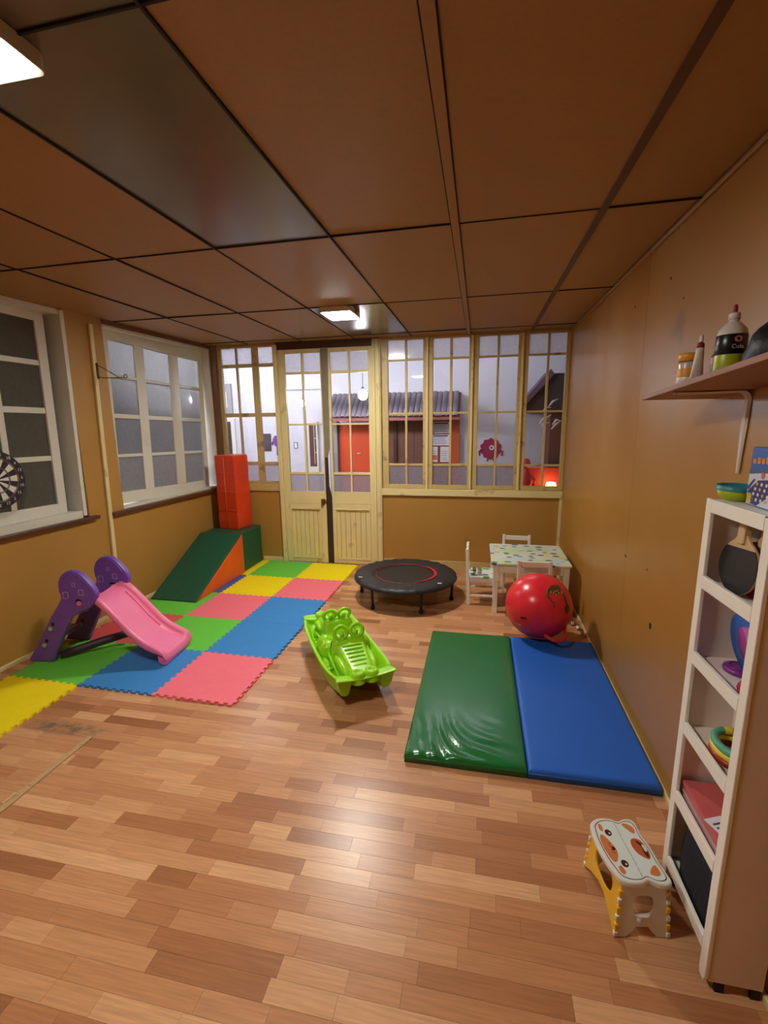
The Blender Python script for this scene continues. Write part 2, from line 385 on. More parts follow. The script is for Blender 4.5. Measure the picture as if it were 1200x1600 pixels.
def left_window(name, a0, a1, z0, z1, cols, rows, lab, pm, roll, jambs):
    t = struct(thing(name, lab, 'window'))
    # local frame: x along the wall, y = -off (into the wall is +y), z up
    c = (a0+a1)/2
    e = Vector((math.sin(-LROT), math.cos(LROT), 0)); n = Vector((math.cos(LROT), math.sin(LROT), 0))
    base = Vector((LW0, 0, 0)) + e*c + Vector((0, 0, (z0+z1)/2))
    Mx = Matrix(((e.x, -n.x, 0, base.x), (e.y, -n.y, 0, base.y), (0, 0, 1, base.z), (0, 0, 0, 1)))
    t.matrix_world = Mx @ Matrix.Rotation(roll, 4, 'Y')
    zc = (z0+z1)/2
    f = lambda q: [(u-c, v-c) for u, v in q]; g = lambda q: [(u-zc, v-zc) for u, v in q]
    glazing(t, cols[0][0]-.075-c, cols[-1][1]+.075-c, z0-.005-zc, z1+.02-zc, f(cols), g(rows), .085, .125, WHITE, pm, .7)
    return t
PM1 = lambda c, r: GREYPANE
PM2 = lambda c, r: SMOKE if r < 3 else GREYPANE2
GREYPANE2 = glass_mat('grey_dust_pane', (.75, .75, .76), .62, (206, 206, 202), .08)
left_window('window_1', 1.9, 3.16, .955, 2.58, [(1.98, 2.37), (2.39, 2.72), (2.765, 3.085)], [(1.09, 1.435), (1.475, 1.80), (1.845, 2.16), (2.20, 2.49)], 'white four-row window at the left edge with dark grey panes', PM1, math.radians(1.2), None)
left_window('window_2', 3.66, 5.10, .945, 2.525, [(3.745, 4.06), (4.18, 4.535), (4.68, 5.015)], [(1.05, 1.375), (1.405, 1.735), (1.775, 2.10), (2.13, 2.43)], 'white three-column window beside the far left corner', PM2, math.radians(2.0), None)
# jamb linings
b = B(); b.hexa([(-.16, A2-.012, .955), (.012, A2-.012, .955), (.012, A2+.02, .955), (-.16, A2+.0495, .955), (-.16, A2+.02, 2.575), (.012, A2+.02, 2.575), (.012, A2+.055, 2.575), (-.16, A2+.0495, 2.575)])
b.box(-.16, .004, A1, A2+.02, 2.54, 2.578); b.box(-.16, .002, A1, A2-.012, .931, 1.0)
struct(leftobj(b.done('trim_4', WHITE, bevel=.003)), 'deep white jamb at the right side of the left edge window', 'trim')
b = B(); b.box(-.16, .004, C2-.03, C2-.004, .93, 2.545); b.box(-.16, .004, C1, C2, 2.52, 2.545); b.box(-.16, .004, C1, C2, .931, .948)
struct(leftobj(b.done('trim_5', WHITE, bevel=.003)), 'white lining around the window by the corner', 'trim')
for nm, a0, a1, z in (('trim_6', A1, 3.33, .94), ('trim_7', 3.475, 5.13, .918)):
    b = B(); b.hexa([(-.02, a0, z-.018), (.045, a0, z-.018), (.045, a1, z-.03), (-.02, a1, z-.03), (-.02, a0, z+.012), (.045, a0, z+.012), (.045, a1, z), (-.02, a1, z)])
    struct(leftobj(b.done(nm, SILL, bevel=.004)), 'dark brown sill under the %s left window' % ('cut-off' if a0 < 2 else 'corner'), 'sill')

# ------------------------------------------------------------------ far wall with door and sashes
b = B()
b.box(-3.25, -2.30, YF, YF+.08, 0, .88); b.box(-1.085, XR+.02, YF, YF+.08, 0, .86)
b.box(-3.25, XR+.02, YF, YF+.08, 2.565, HC+.02)
wb = struct(b.done('wall_back', WALL), 'tan lower wall below the glazed partition', 'wall')
b = B(); b.box(-2.31, -1.10, YF-.004, YF+.07, 2.505, HC-.001)
struct(b.done('trim_8', DARKWOOD), 'dark header board above the double door', 'trim')
struct(B().box(-2.62, -2.315, YF-.013, YF-.0005, 0, .06).done('baseboard_back', CREAM, bevel=.004), 'cream baseboard between door and blocks', 'baseboard')
struct(B().box(-1.08, XR-.016, YF-.016, YF-.0005, 0, .105).done('baseboard_back.001', CREAMD, bevel=.004), 'worn cream baseboard behind the trampoline and table', 'baseboard')
b = B(); b.box(XR-.03, XR-.002, YF-.02, YF-.0005, .1, .86)
struct(b.done('trim_9', CREAM), 'thin cream strip in the far right corner', 'trim')
b = B(); b.box(-3.135, -3.06, YF-.03, YF+.06, 0, HC); 
struct(b.done('trim_10', M('brown_post', (122, 86, 56), .35, .08, 6), bevel=.004), 'brown corner post beside the orange block', 'trim')
pmF = lambda c, r: FILM_TOP if r == 0 else FILM_LOW if r == 3 else GLASS
pmS4 = lambda c, r: FILM_TOP if r == 0 else GLASS
def far_window(name, x0, x1, z0, z1, cols, rows, lab, pm=pmF, fm=CREAMD, tilt=0.):
    t = struct(thing(name, lab, 'window', (0, YF, 0)))
    glazing(t, x0, x1, z0, z1, cols, rows, .005, .05, fm, pm, .65)
    return t
ROWS = [(2.357, 2.552), (1.785, 2.335), (1.222, 1.764), (.985, 1.197)]
far_window('window_3', -1.082, -.585, .94, 2.565, [(-1.012, -.825), (-.8, -.625)], ROWS, 'cream glazed sash next to the double door')
far_window('window_4', -.572, -.108, .94, 2.565, [(-.518, -.338), (-.312, -.136)], ROWS, 'cream glazed sash with notices seen through it')
far_window('window_5', -.095, .40, .94, 2.565, [(-.035, .15), (.174, .362)], ROWS, 'cream glazed sash with a pink wall figure behind')
far_window('window_6', .415, XR-.002, .94, 2.565, [(.466, .648), (.672, .832)], ROWS, 'cream glazed sash in the right corner with an orange glow', pmS4)
far_window('window_7', -3.06, -2.30, .98, 2.565, [(-3.01, -2.83), (-2.805, -2.625), (-2.545, -2.315)], [(2.37, 2.548), (1.81, 2.33), (1.235, 1.765), (1.0, 1.195)], 'cream glazed panel left of the double door')
b = B(); b.box(-1.09, XR-.001, YF-.03, YF+.06, .862, .938)
for xx in (-.578, -.102, .407): b.box(xx-.012, xx+.012, YF-.014, YF-.0005, .94, 2.565)
struct(b.done('trim_11', CREAM, bevel=.005), 'cream sill and mullions under the right sashes', 'trim')
struct(B().box(-3.06, -2.30, YF-.02, YF+.06, .885, .978).done('trim_12', CREAMD, bevel=.005), 'cream rail under the left glazed panel', 'trim')
# door frame posts with moulding
b = B(); b.box(-2.345, -2.297, YF-.03, YF+.07, 0, 2.56)
b.box(-1.185, -1.09, YF-.02, YF+.07, 0, 2.575); b.box(-1.165, -1.15, YF-.04, YF-.02, 0, 2.57); b.box(-1.128, -1.10, YF-.035, YF-.02, 0, 2.57)
struct(b.done('trim_13', CREAM, bevel=.005), 'cream moulded door posts', 'trim')

def leaf(name, x0, x1, cols, rows, lab, px0, px1):
    t = struct(thing(name, lab, 'door', (0, YF, 0)))
    b = B()
    zt = max(r[1] for r in rows)+.045; zb = min(r[0] for r in rows)
    glazing(t, x0, x1, .74, zt, cols, rows, 0.0, .04, CREAM, pmF, .8)
    b = B(); b.box(x0, px0, 0, .04, .012, .74); b.box(px1, x1, 0, .04, .012, .74); b.box(px0, px1, 0, .04, .012, .06); b.box(px0, px1, 0, .04, .69, .74)
    b.ringprism([(px0, .06), (px1, .06), (px1, .69), (px0, .69)], [(px0+.02, .08), (px1-.02, .08), (px1-.02, .67), (px0+.02, .67)], -.008, .012, 'y')
    b.done('rail', CREAM, t, bevel=.003)
    n = 7; wd = (px1-px0)/n
    for k in range(n):
        B().box(px0+k*wd+.0018, px0+(k+1)*wd-.0018, .014, .03, .058, .692).done('board', CREAM, t, bevel=.004)
    B().box(px0-.005, px1+.005, .03, .036, .05, .7).done('backing', CREAMD, t)
    return t
RD = [(2.258, 2.46), (1.68, 2.232), (1.116, 1.66), (.885, 1.088)]
dl = leaf('door_1', -2.294, -1.775, [(-2.215, -2.018), (-1.993, -1.79)], RD, 'cream left leaf of the glazed double door with brass lock', -2.232, -1.835)
dr = leaf('door_2', -1.70, -1.188, [(-1.673, -1.467), (-1.447, -1.235)], RD, 'cream right leaf of the glazed double door', -1.672, -1.235)
b = B(); b.prism([(-1.772, 2.5), (-1.69, 2.5), (-1.705, 1.40), (-1.733, 1.29), (-1.765, 1.285)], -.02, -.003, 'y'); 
b.done('cover_strip', GREYSTRIP, dl, bevel=.003)
b = B(); b.prism([(-1.772, 0.012), (-1.704, 0.012), (-1.704, .8), (-1.738, .95), (-1.742, 1.3), (-1.770, 1.3)], .002, .03, 'y'); b.done('dark_gap_strip', M('dark_seal', (52, 34, 26), .6, .1), dl)
b = B(); b.box(-1.835, -1.785, -.012, -.001, .735, .80); b.box(-1.80, -1.765, -.02, -.004, .762, .785); b.lathe([(0, 0), (.011, 0), (.011, .03), (0, .03)], 12, (-1.80, -.03, .77))
lk = b.done('lock', BRASS, dl, bevel=.002)
b = B(); b.prism(circle(-1.815, .735, .02, .024, 12), -.02, -.014, 'y'); b.box(-1.82, -1.81, -.022, -.012, .74, .785); b.done('key', BRASS, lk)

# ------------------------------------------------------------------ hall and corridor beyond the glass
HW = M('hall_wall_paint', (206, 204, 214), .6, .03, 4)
HD = M('hall_grey_dado', (150, 146, 160), .6, .03, 4)
HY = 8.05
struct(B().box(-7.2, 3.2, YF+.1, 8.4, -.1, -.001).done('floor.001', M('hall_floor', (120, 104, 96), .4, .08, 3)), 'dim floor of the hall beyond the partition', 'floor')
struct(B().box(-5.4, 3.2, HY, HY+.1, 0, 3.2).done('wall_hall', HW), 'pale wall at the back of the hall', 'wall')
struct(B().box(-5.5, 3.2, YF+.10, HY+.1, 3.2, 3.3).done('ceiling.001', HW), 'pale hall ceiling', 'ceiling')
struct(B().box(2.2, 2.3, YF+.1, HY, 0, 3.2).done('wall_hall.001', HW), 'pale side wall of the hall at right', 'wall')
struct(B().box(-5.5, -5.4, 3.55, HY+.1, 0, 3.2).done('wall_corridor', HW), 'pale corridor wall behind the left windows', 'wall')
struct(B().box(-5.5, -3.5, 3.45, 3.55, 0, 3.2).done('wall_corridor.001', HD), 'added grey partition that blocks the corridor light', 'wall')  # partition added to keep corridor light off the cut-off window
struct(B().box(-5.5, -3.62, 3.55, YF+.1, 3.1, 3.2).done('ceiling.002', HW), 'corridor ceiling', 'ceiling')
struct(B().box(-5.5, -3.6, 3.55, YF+.1, -.1, -.001).done('floor.002', MATS['hall_floor']), 'corridor floor', 'floor')
b = B(); b.box(-4.4, -4.3, 0, 3.45, 0, 3.0); b.box(-4.3, -3.6, 0, .1, 0, 3.0); b.box(-4.4, -3.56, 0, 3.45, 3.0, 3.1)
struct(b.done('wall_corridor.002', M('backing_grey', (130, 128, 118), .7, .05)), 'added grey backing that keeps the cut-off left window dim', 'wall')  # closed space added so the panes in front of it stay dim
struct(B().box(-5.398, -5.385, 3.56, HY, 0, 1.0).done('trim_14', HD), 'grey dado along the corridor wall', 'trim')
struct(B().box(-3.45, -2.7, HY-.04, HY-.001, 2.27, 2.31).done('trim_15', WHITE), 'white cornice above the far hall door', 'trim')
HL = emit_mat('hall_lamp_glow', (.92, .94, 1.0), HALL_LAMP)
def pendant(x, y, z, lab, r=.07):
    t = thing('pendant_lamp', lab, 'lamp', (x, y, z), 0, 'globe lamps in the hall')
    B().lathe([(0, -r)]+[(r*math.sin(pi*k/10), -r*math.cos(pi*k/10)) for k in range(1, 10)]+[(0, r)], 16).done('globe', HL, t)
    B().lathe([(0, r*.95), (.025, r*.95), (.02, r+.05), (0, r+.05)], 12).done('cap', STEEL, t)
    B().tube([(0, 0, r+.04), (.004, 0, (3.2-z)*.5), (0, 0, 3.199-z)], .004, 6).done('cord', DARK, t)
pendant(-1.72, 6.85, 2.075, 'lit globe lamp seen through the right door leaf')
pendant(-4.48, 5.92, 2.25, 'lit globe lamp seen through the middle of the corner window', .05)
pendant(-4.60, 6.30, 2.19, 'lit globe lamp seen at the right of the corner window', .05)
pendant(-2.66, 6.85, 1.975, 'lit globe lamp seen through the left door leaf', .045)
for x, y, lab in ((-.2, 6.6, 'added unseen lamp lighting the hall, nearer the orange door'), (-3.9, 6.7, 'added unseen lamp lighting the hall from the left end'),):  # tubes out of view, added to light the hall
    t = thing('tube_lamp', lab, 'lamp', (x, y, 3.199), 0, 'tube lamps on the hall ceiling')
    B().box(-.6, .6, -.06, .06, -.03, 0).done('housing', HOUS, t); B().tube([(-.57, 0, -.05), (.57, 0, -.05)], .018, 10).done('tube', emit_mat('tube_glow', (.9, .93, 1.0), 26 if x > -1 else 95), t)
t = thing('tube_lamp', 'small corridor lamp behind the corner window', 'lamp', (-4.6, 4.6, 3.098), 0, 'tube lamps on the hall ceiling')
B().box(-.05, .05, -.35, .35, -.03, 0).done('housing', HOUS, t); B().tube([(0, -.33, -.05), (0, .33, -.05)], .018, 10).done('tube', emit_mat('tube_glow2', (.95, .95, 1.0), 330), t)
# orange door and grey post
t = struct(thing('door_3', 'bright orange door across the hall', 'door', (0, HY, 0)))
ORANGE = M('orange_door_paint', (214, 78, 40), .5, .04)
B().box(-2.46, -1.90, -.05, -.001, 0.0, 1.66).done('slab', ORANGE, t, bevel=.004)
B().box(-2.13, -2.07, -.075, -.05, 1.13, 1.145).done('handle', WHITE, t)
struct(B().box(-2.62, -2.475, HY-.12, HY-.001, 0, 1.70).done('trim_16', M('grey_post', (140, 136, 140), .6)), 'grey post left of the orange door', 'trim')
# tiled awning
t = thing('tiled_awning', 'dark wavy tiled awning over the orange hall door', 'awning', (0, HY, 0))
TILE = M('awning_tile', (128, 118, 126), .7, .1, 20)
x = -2.52
proto = None
while x < -.33:
    prof = [(.043*math.cos(pi*k/6), .018*math.sin(pi*k/6)) for k in range(7)]
    if proto is None:
        b = B(); rows = []
        for (yy, zz) in ((-.50, 1.76), (-.25, 1.97), (-.25, 1.955), (-.002, 2.16)):
            rows.append([(c, yy, zz+s_) for c, s_ in prof])
        b.grid(rows); o = b.done('roof_tile', TILE, t); o.location.x = x; proto = o
    else:
        o = proto.copy(); COL.objects.link(o); o.parent = t; o.location.x = x; o.location.z = random.uniform(-.006, .006)
    x += .088
b = B(); b.hexa([(-2.56, -.48, 1.735), (-.33, -.48, 1.735), (-.33, -.002, 2.13), (-2.56, -.002, 2.13), (-2.56, -.48, 1.76), (-.33, -.48, 1.76), (-.33, -.002, 2.15), (-2.56, -.002, 2.15)]); b.done('deck', DARKWOOD, t)
B().box(-2.56, -.33, -.50, -.48, 1.70, 1.745).done('fascia', M('pink_fascia', (150, 76, 74), .6), t)
# brown boarded front with posts and notices
BROWN = M('brown_board', (120, 78, 66), .55, .1, 6); REDB = M('red_brown_board', (140, 62, 44), .55, .08, 6)
t = thing('boarded_front', 'brown boarded hall front under the tiled awning', 'partition', (0, HY, 0))
for k in range(6): B().box(-1.72+k*.152, -1.572+k*.152, -.06, -.002, 0, 1.69).done('board', BROWN, t, bevel=.003)
for x in (-1.44, -.86): B().box(x-.03, x+.03, -.10, -.06, 0, 1.70).done('post', DARKWOOD, t)
B().box(-.81, -.475, -.05, -.002, 0, 1.70).done('notice_door', REDB, t); B().box(-.475, -.345, -.07, -.002, 0, 1.71).done('side_board', M('orange_board', (190, 84, 42), .5, .06), t)
PAPER = M('paper', (226, 226, 236), .7, .01); INK = M('ink', (70, 66, 90), .7, .01); INKO = M('ink_orange', (210, 120, 80), .7, .01)
for (x0, x1, z0, z1, lab, kd) in ((-.80, -.52, 1.48, 1.67, 'upper white notice sheet with a dark heading on the brown hall door', 0), (-.80, -.52, 1.275, 1.46, 'second white notice sheet with a dark heading on the brown hall door', 0), (-.81, -.71, .995, 1.255, 'narrow notice sheet with an orange block on the brown hall door', 1), (-.665, -.515, .995, 1.255, 'lower right white notice sheet on the brown hall door', 2)):
    t = thing('notice_sheet', lab, 'notice', ((x0+x1)/2, HY-.052, (z0+z1)/2), 0, 'notices on the brown hall door')
    hx, hz = (x1-x0)/2, (z1-z0)/2
    B().box(-hx, hx, -.003, 0, -hz, hz).done('sheet', PAPER, t)
    b = B()
    if kd == 0: b.box(-hx*.85, hx*.85, -.004, -.0032, hz*.62, hz*.85)
    for k in range(5):
        zz = hz*(.4-.28*k)
        if kd != 1 or k < 2: b.box(-hx*.8, hx*(.8-.3*random.random()), -.004, -.0032, zz-.003, zz+.003)
    b.done('print', INK, t)
    if kd == 1: B().box(-hx*.9, hx*.9, -.004, -.0032, -hz*.75, -hz*.1).done('colour_block', INKO, t)
# wall figures (flat painted shapes)
def scallop(cx, cz, r, n, d): return [(cx+(r+d*abs(math.sin(n*a/2)))*math.cos(a), cz+(r+d*abs(math.sin(n*a/2)))*math.sin(a)) for a in [2*pi*k/(n*6) for k in range(n*6)]]
PINK = M('decal_pink', (156, 34, 76), .6, .08, 14); PURP = M('decal_purple', (104, 62, 140), .6, .06, 14); BLUEF = M('decal_blue', (90, 110, 170), .6)
def figure(name, lab, loc, m, r, legs, rz=0):
    t = thing(name, lab, 'wall decal', loc, rz, 'painted figures on the hall walls')
    B().prism(scallop(0, 0, r, 10, r*.16), -.006, 0, 'y').done('body', m, t)
    B().prism(circle(r*.1, r*.12, r*.26, r*.26, 14), -.008, -.0062, 'y').done('eye', PAPER, t); B().prism(circle(r*.08, r*.12, r*.13, r*.13, 10), -.0095, -.0082, 'y').done('pupil', m, t)
    for s in (-1, 1):
        B().tube([(s*r*.95, -.004, -.05*r), (s*r*1.25, -.004, -.3*r), (s*r*1.15, -.004, -.75*r)], .004 if r < .1 else .012, 6).done('arm', m, t)
        B().tube([(s*r*.3, -.004, -r), (s*r*.32, -.004, -r*(1+legs))], .004 if r < .1 else .012, 6).done('leg', m, t)
figure('wall_figure', 'pink scalloped figure painted on the hall wall', (.175, HY-.001, 1.215), PINK, .155, .35)
figure('wall_figure', 'slim purple figure painted on the hall wall beside the dark picture', (-3.64, HY-.001, 1.36), PURP, .10, 1.6)
figure('wall_figure', 'blue figure painted on the corridor wall behind the corner window', (-5.399, 6.45, 1.30), BLUEF, .14, .6, pi/2)
t = thing('framed_picture', 'dark picture hanging on the hall wall left of the purple figure', 'picture', (-3.87, HY-.001, 1.34))
B().box(-.085, .085, -.02, 0, -.155, .155).done('frame', DARKWOOD, t); B().box(-.07, .07, -.022, -.0205, -.14, .14).done('canvas', M('dark_canvas', (70, 66, 76), .6, .4, 9), t)
t = thing('wall_switch', 'small grey framed switch plate on the hall wall', 'switch', (-3.30, HY-.001, 1.28))
b = B(); b.ringprism(rrect(-.035, .035, -.06, .06, .01), rrect(-.022, .022, -.045, .045, .006), -.012, 0, 'y'); b.done('plate', M('switch_grey', (110, 110, 118), .5), t)
B().box(-.022, .022, -.006, 0, -.045, .045).done('rocker', WPAINT, t)
t = struct(thing('door_4', 'narrow brown glazed door at the far end of the hall', 'door', (0, HY, 0)))
b = B(); b.ringprism([(-3.05, .0), (-2.86, .0), (-2.86, 1.70), (-3.05, 1.70)], [(-3.02, .9), (-2.89, .9), (-2.89, 1.66), (-3.02, 1.66)], -.05, -.002, 'y'); b.done('frame', WHITE, t)
B().box(-3.02, -2.89, -.04, -.01, .9, 1.66).done('slab', M('brown_leaf', (96, 58, 48), .5), t); B().box(-2.935, -2.925, -.046, -.04, .95, 1.64).done('mullion', WHITE, t)
for z in (1.15, 1.4): B().box(-2.925, -2.89, -.046, -.04, z, z+.01).done('muntin', WHITE, t)
# left: dark door with white architrave and small high window
t = struct(thing('door_5', 'dark doorway with white architrave at the left end of the hall', 'door', (0, HY, 0)))
B().box(-4.75, -4.47, -.05, -.001, 0, 1.78).done('architrave', WHITE, t); B().box(-4.62, -4.55, -.06, -.05, 0, 1.72).done('slab', DARKWOOD, t); B().box(-4.78, -4.50, -.05, -.001, 1.86, 2.40).done('transom_frame', M('transom_grey', (150, 148, 152), .6), t); B().box(-4.72, -4.58, -.06, -.05, 1.98, 2.26).done('transom', M('cream_transom', (210, 200, 176), .6), t)
# right end: dark hut roof, red figure, table with dome and glowing lamp
t = thing('play_hut', 'dark hut with pitched roof at the right end of the hall', 'play hut', (0, HY, 0))
DK = M('hut_dark', (52, 42, 46), .7, .3, 8); MAUVE = M('hut_mauve', (96, 78, 92), .7, .1, 5)
b = B(); b.prism([(.60, 1.93), (1.0, 2.34), (1.75, 2.34), (1.75, 1.80), (.66, 1.80)], -.75, -.05, 'y'); b.done('roof', DK, t)
b = B(); b.hexa([(.55, -.8, 1.90), (.60, -.8, 1.86), (.60, -.02, 1.86), (.55, -.02, 1.90), (.97, -.8, 2.40), (1.02, -.8, 2.33), (1.02, -.02, 2.33), (.97, -.02, 2.40)]); b.done('barge_board', MAUVE, t)
B().box(1.02, 1.75, -.62, -.05, .75, 1.80).done('wall', M('hut_maroon', (88, 54, 50), .7, .1), t)
b = B()
for k in range(7):
    x0, z0 = .78+random.uniform(0, .25), 1.45+random.uniform(0, .45)
    b.tube([(x0, -.78, z0), (x0+.05, -.80, z0+.07), (x0+.12, -.79, z0+.05+random.uniform(0, .1))], [.008, .018, .006], 6)
b.done('streamers', M('pale_streamer', (190, 184, 176), .6), t)
t = thing('hall_counter', 'red hall counter under the corner sash', 'counter', (0, 6.5, 0))
B().box(.52, 1.35, .2, .7, 0, .60).done('body', M('counter_red', (168, 44, 30), .5, .06), t); B().box(.48, 1.4, .15, .75, .60, .64).done('top', DARKWOOD, t)
B().box(.52, 1.35, .72, .75, .645, .98).done('backboard', MATS['counter_red'], t)
t = thing('red_doll', 'red figure standing on the hall counter', 'doll', (.66, 7.04, .6405))
B().lathe([(0, 0), (.11, .0), (.10, .12), (.06, .28), (.05, .34), (0, .36)], 16).done('body', M('doll_red', (196, 30, 50), .5), t); B().lathe([(0, .34), (.05, .36), (.068, .42), (.05, .48), (0, .50)], 14).done('head', MATS['doll_red'], t)
for s in (-1, 1): B().tube([(s*.06, -.02, .28), (s*.13, -.04, .18), (s*.10, -.09, .12)], .022, 8).done('arm', MATS['doll_red'], t)
t = thing('domed_tray', 'dark domed dish on the hall counter', 'dish', (.86, 6.78, .6405))
B().lathe([(0, .10), (.05, .10), (.14, .06), (.17, .01), (.17, 0), (0, 0)], 24).done('dome', M('navy_dome', (40, 34, 58), .3), t); B().lathe([(0, .10), (.015, .10), (.018, .2), (0, .2)], 10).done('knob', WPAINT, t)
t = thing('table_lamp', 'glowing orange lamp on the hall counter in the corner sash', 'lamp', (1.02, 7.02, .6405))
B().lathe([(0, 0), (.06, 0), (.02, .03), (.012, .06), (0, .06)], 14).done('base', DARKWOOD, t); B().lathe([(.09, .05), (.06, .15), (0, .15)], 16).done('lamp_shade', emit_mat('amber_glow', (1.0, .45, .12), 9), t)
# curtain in the corridor
t = thing('curtain', 'pale striped curtain in the corridor behind the corner window', 'curtain', (-4.1, 3.62, 0))
rows = []
for z in (.9, 2.6): rows.append([(-.45+.02*k, .03*math.sin(k*.9), z) for k in range(46)])
b = B(); b.grid(rows); b.done('cloth', M('curtain_cloth', (150, 146, 148), .8, .2, 6, stretch=(6, 6, .2)), t); B().tube([(-.5, 0, 2.62), (.5, 0, 2.62)], .012, 8).done('rod', DARK, t)
# ------------------------------------------------------------------ foam puzzle tiles
TS, TANG = .5647, math.radians(-.854); TORG = (-1.4437, 2.2992)
FOAM = {'pink': M('foam_pink', (252, 118, 136), .75, .03, 30, .15, 400), 'blue': M('foam_blue', (56, 138, 214), .75, .03, 30, .15, 400),
        'green': M('foam_green', (106, 206, 66), .75, .03, 30, .15, 400), 'yellow': M('foam_yellow', (250, 226, 0), .75, .03, 30, .15, 400),
        'red': M('foam_red', (222, 88, 92), .75, .03, 30, .15, 400), 'violet': M('foam_violet_blue', (62, 92, 176), .75, .03, 30, .15, 400)}
def puzzle_outline(s, nt=9, d=.015, gap=.0007):
    base = []                                                    # one side along +x from 0..s; offset >0 = outwards
    p = s/(nt+1)
    for k in range(nt):
        c = p*(k+1); out = (k % 2 == 0); wd = p*.5
        base.append((c-wd*.42, 0, out)); 
    def side(first):
        pts = [(0, -gap)]
        p = s/(2*nt+1)
        for k in range(nt):
            a, b_ = p*(2*k+1), p*(2*k+2); e = p*.14
            pts += [(a+e+gap, -gap), (a-e+gap*2, d-gap), (b_+e-gap*2, d-gap), (b_-e-gap, -gap)]
        return pts
    def comp():
        pts = [(0, -gap)]; p = s/(2*nt+1)
        for k in range(nt):
            a, b_ = p*(2*k+1), p*(2*k+2); e = p*.14
            pts += [(a-.0+e-gap, -gap), (a-e-gap, -d-gap), (b_+e+gap, -d-gap), (b_-e+gap, -gap)]
        return pts
    P = []
    # bottom (outwards -y, notches), right (+x tabs), top (+y tabs), left (-x notches)
    P += [(u, -v) for u, v in comp()]
    P += [(s+v, u) for u, v in side(0)]
    P += [(s-u, s+v) for u, v in side(0)]
    P += [(-v, s-u) for u, v in comp()]
    return P
def tile_mesh():
    b = B(); b.prism(puzzle_outline(TS), .0006, .0125); return b
TILEME = None
def put_tile(c, r, colr, lab):
    global TILEME
    if TILEME is None:
        o = tile_mesh().done('foam_tile', FOAM[colr]); TILEME = o.data
    else:
        o = bpy.data.objects.new('foam_tile', TILEME); COL.objects.link(o)
    o.material_slots[0].link = 'OBJECT'; o.material_slots[0].material = FOAM[colr]
    a, b_ = c*TS, r*TS; ca, sa = math.cos(TANG), math.sin(TANG)
    o.location = (TORG[0]+ca*a-sa*b_, TORG[1]+sa*a+ca*b_, 0); o.rotation_euler.z = TANG
    tag(o, lab, 'foam tile', 'foam puzzle tiles on the floor')
for c, r, colr, lab in (
    (-1, 0, 'pink', 'pink foam puzzle tile at the near right corner of the mat'), (-1, 1, 'blue', 'blue foam puzzle tile behind the near pink corner tile'),
    (-1, 2, 'blue', 'blue foam puzzle tile in front of the right-edge pink tile nearer the door'), (-1, 3, 'pink', 'pink foam puzzle tile on the right edge, next to the far yellow corner tile'),
    (-1, 4, 'yellow', 'yellow foam puzzle tile at the far right corner by the door'), (-2, 0, 'blue', 'blue foam puzzle tile under the foot of the pink slide'),
    (-2, 1, 'green', 'green foam puzzle tile right of the slide chute'), (-2, 2, 'pink', 'pink foam puzzle tile in the middle of the mat'),
    (-2, 3, 'yellow', 'yellow foam puzzle tile in the middle of the mat beside the wedge'), (-2, 4, 'green', 'green foam puzzle tile in front of the door beside the green cube'),
    (-3, 0, 'green', 'green foam puzzle tile under the purple slide leg'), (-3, 1, 'red', 'red foam puzzle tile under and behind the slide'),
    (-3, 2, 'green', 'green foam puzzle tile at the low end of the green wedge'), (-3, 3, 'violet', 'violet blue foam puzzle tile half hidden under the wedge'),
    (-3, 4, 'yellow', 'yellow foam puzzle tile mostly hidden under the green cube'), (-3, -1, 'yellow', 'yellow foam puzzle tile jutting out at the left picture edge')):
    put_tile(c, r, colr, lab)
TZ = .0128
# ------------------------------------------------------------------ soft blocks
DG = M('vinyl_dark_green', (18, 84, 60), .42, .06, 6, .06, 40); OV = M('vinyl_orange', (226, 92, 30), .45, .06, 6, .12, 26); OR2 = M('vinyl_red_orange', (214, 62, 24), .45, .08, 6, .2, 22)
t = thing('soft_wedge', 'dark green soft wedge ramp with an orange side', 'soft play block', (-3.125, 3.74, TZ), -.015)
W, Ln, Hh = .50, .93, .46
b = B(); b.prism([(0, 0), (Ln, 0), (Ln, Hh), (Ln-.05, Hh), (0, .012)], 0.0, W, 'x'); b.done('foam_body', DG, t, bevel=.012)
b = B(); b.prism([(.03, .004), (Ln-.006, .004), (Ln-.006, Hh-.012)], W+.0003, W+.003, 'x'); b.done('side_panel', OV, t)
b = B(); b.tube([(W+.001, .02, .008), (W+.001, Ln-.006, Hh-.008)], .004, 6); b.done('piping', OV, t)
t = thing('soft_cube', 'dark green soft cube in the far left corner under the orange block', 'soft play block', (-3.105, 4.695, TZ), -.015)
b = B(); b.prism(rrect(0, .485, 0, .44, .012), 0, .455); b.done('foam_body', DG, t, bevel=.014, seg=3)
b = B(); b.tube([(.005, 0, .44), (.48, 0, .44)], .004, 6); b.tube([(.484, .005, .44), (.484, .435, .44)], .004, 6); b.done('piping', DG, t)
t = thing('soft_column', 'tall orange soft block standing on the green cube', 'soft play block', (-2.86, 4.985, TZ+.4555), math.radians(-8))
b = B(); 
n = 9; rows = []
hw = .135
for k in range(n):
    z = .865*k/(n-1); q = hw*(1+.015*math.sin(k*2.1)) if 0 < k < n-1 else hw*.985
    ring = []
    for (sx, sy) in ((-1, -1), (0, -1), (1, -1), (1, 0), (1, 1), (0, 1), (-1, 1), (-1, 0)):
        dd = 1 + random.uniform(-.02, .02)
        ring.append((sx*q*dd, sy*q*dd, z))
    rows.append(ring)
b.grid(rows, closed_u=True, smooth=False); b.bm.faces.new(b.V[0]); b.bm.faces.new(b.V[-1]); b.done('foam_body', OR2, t, bevel=.008)
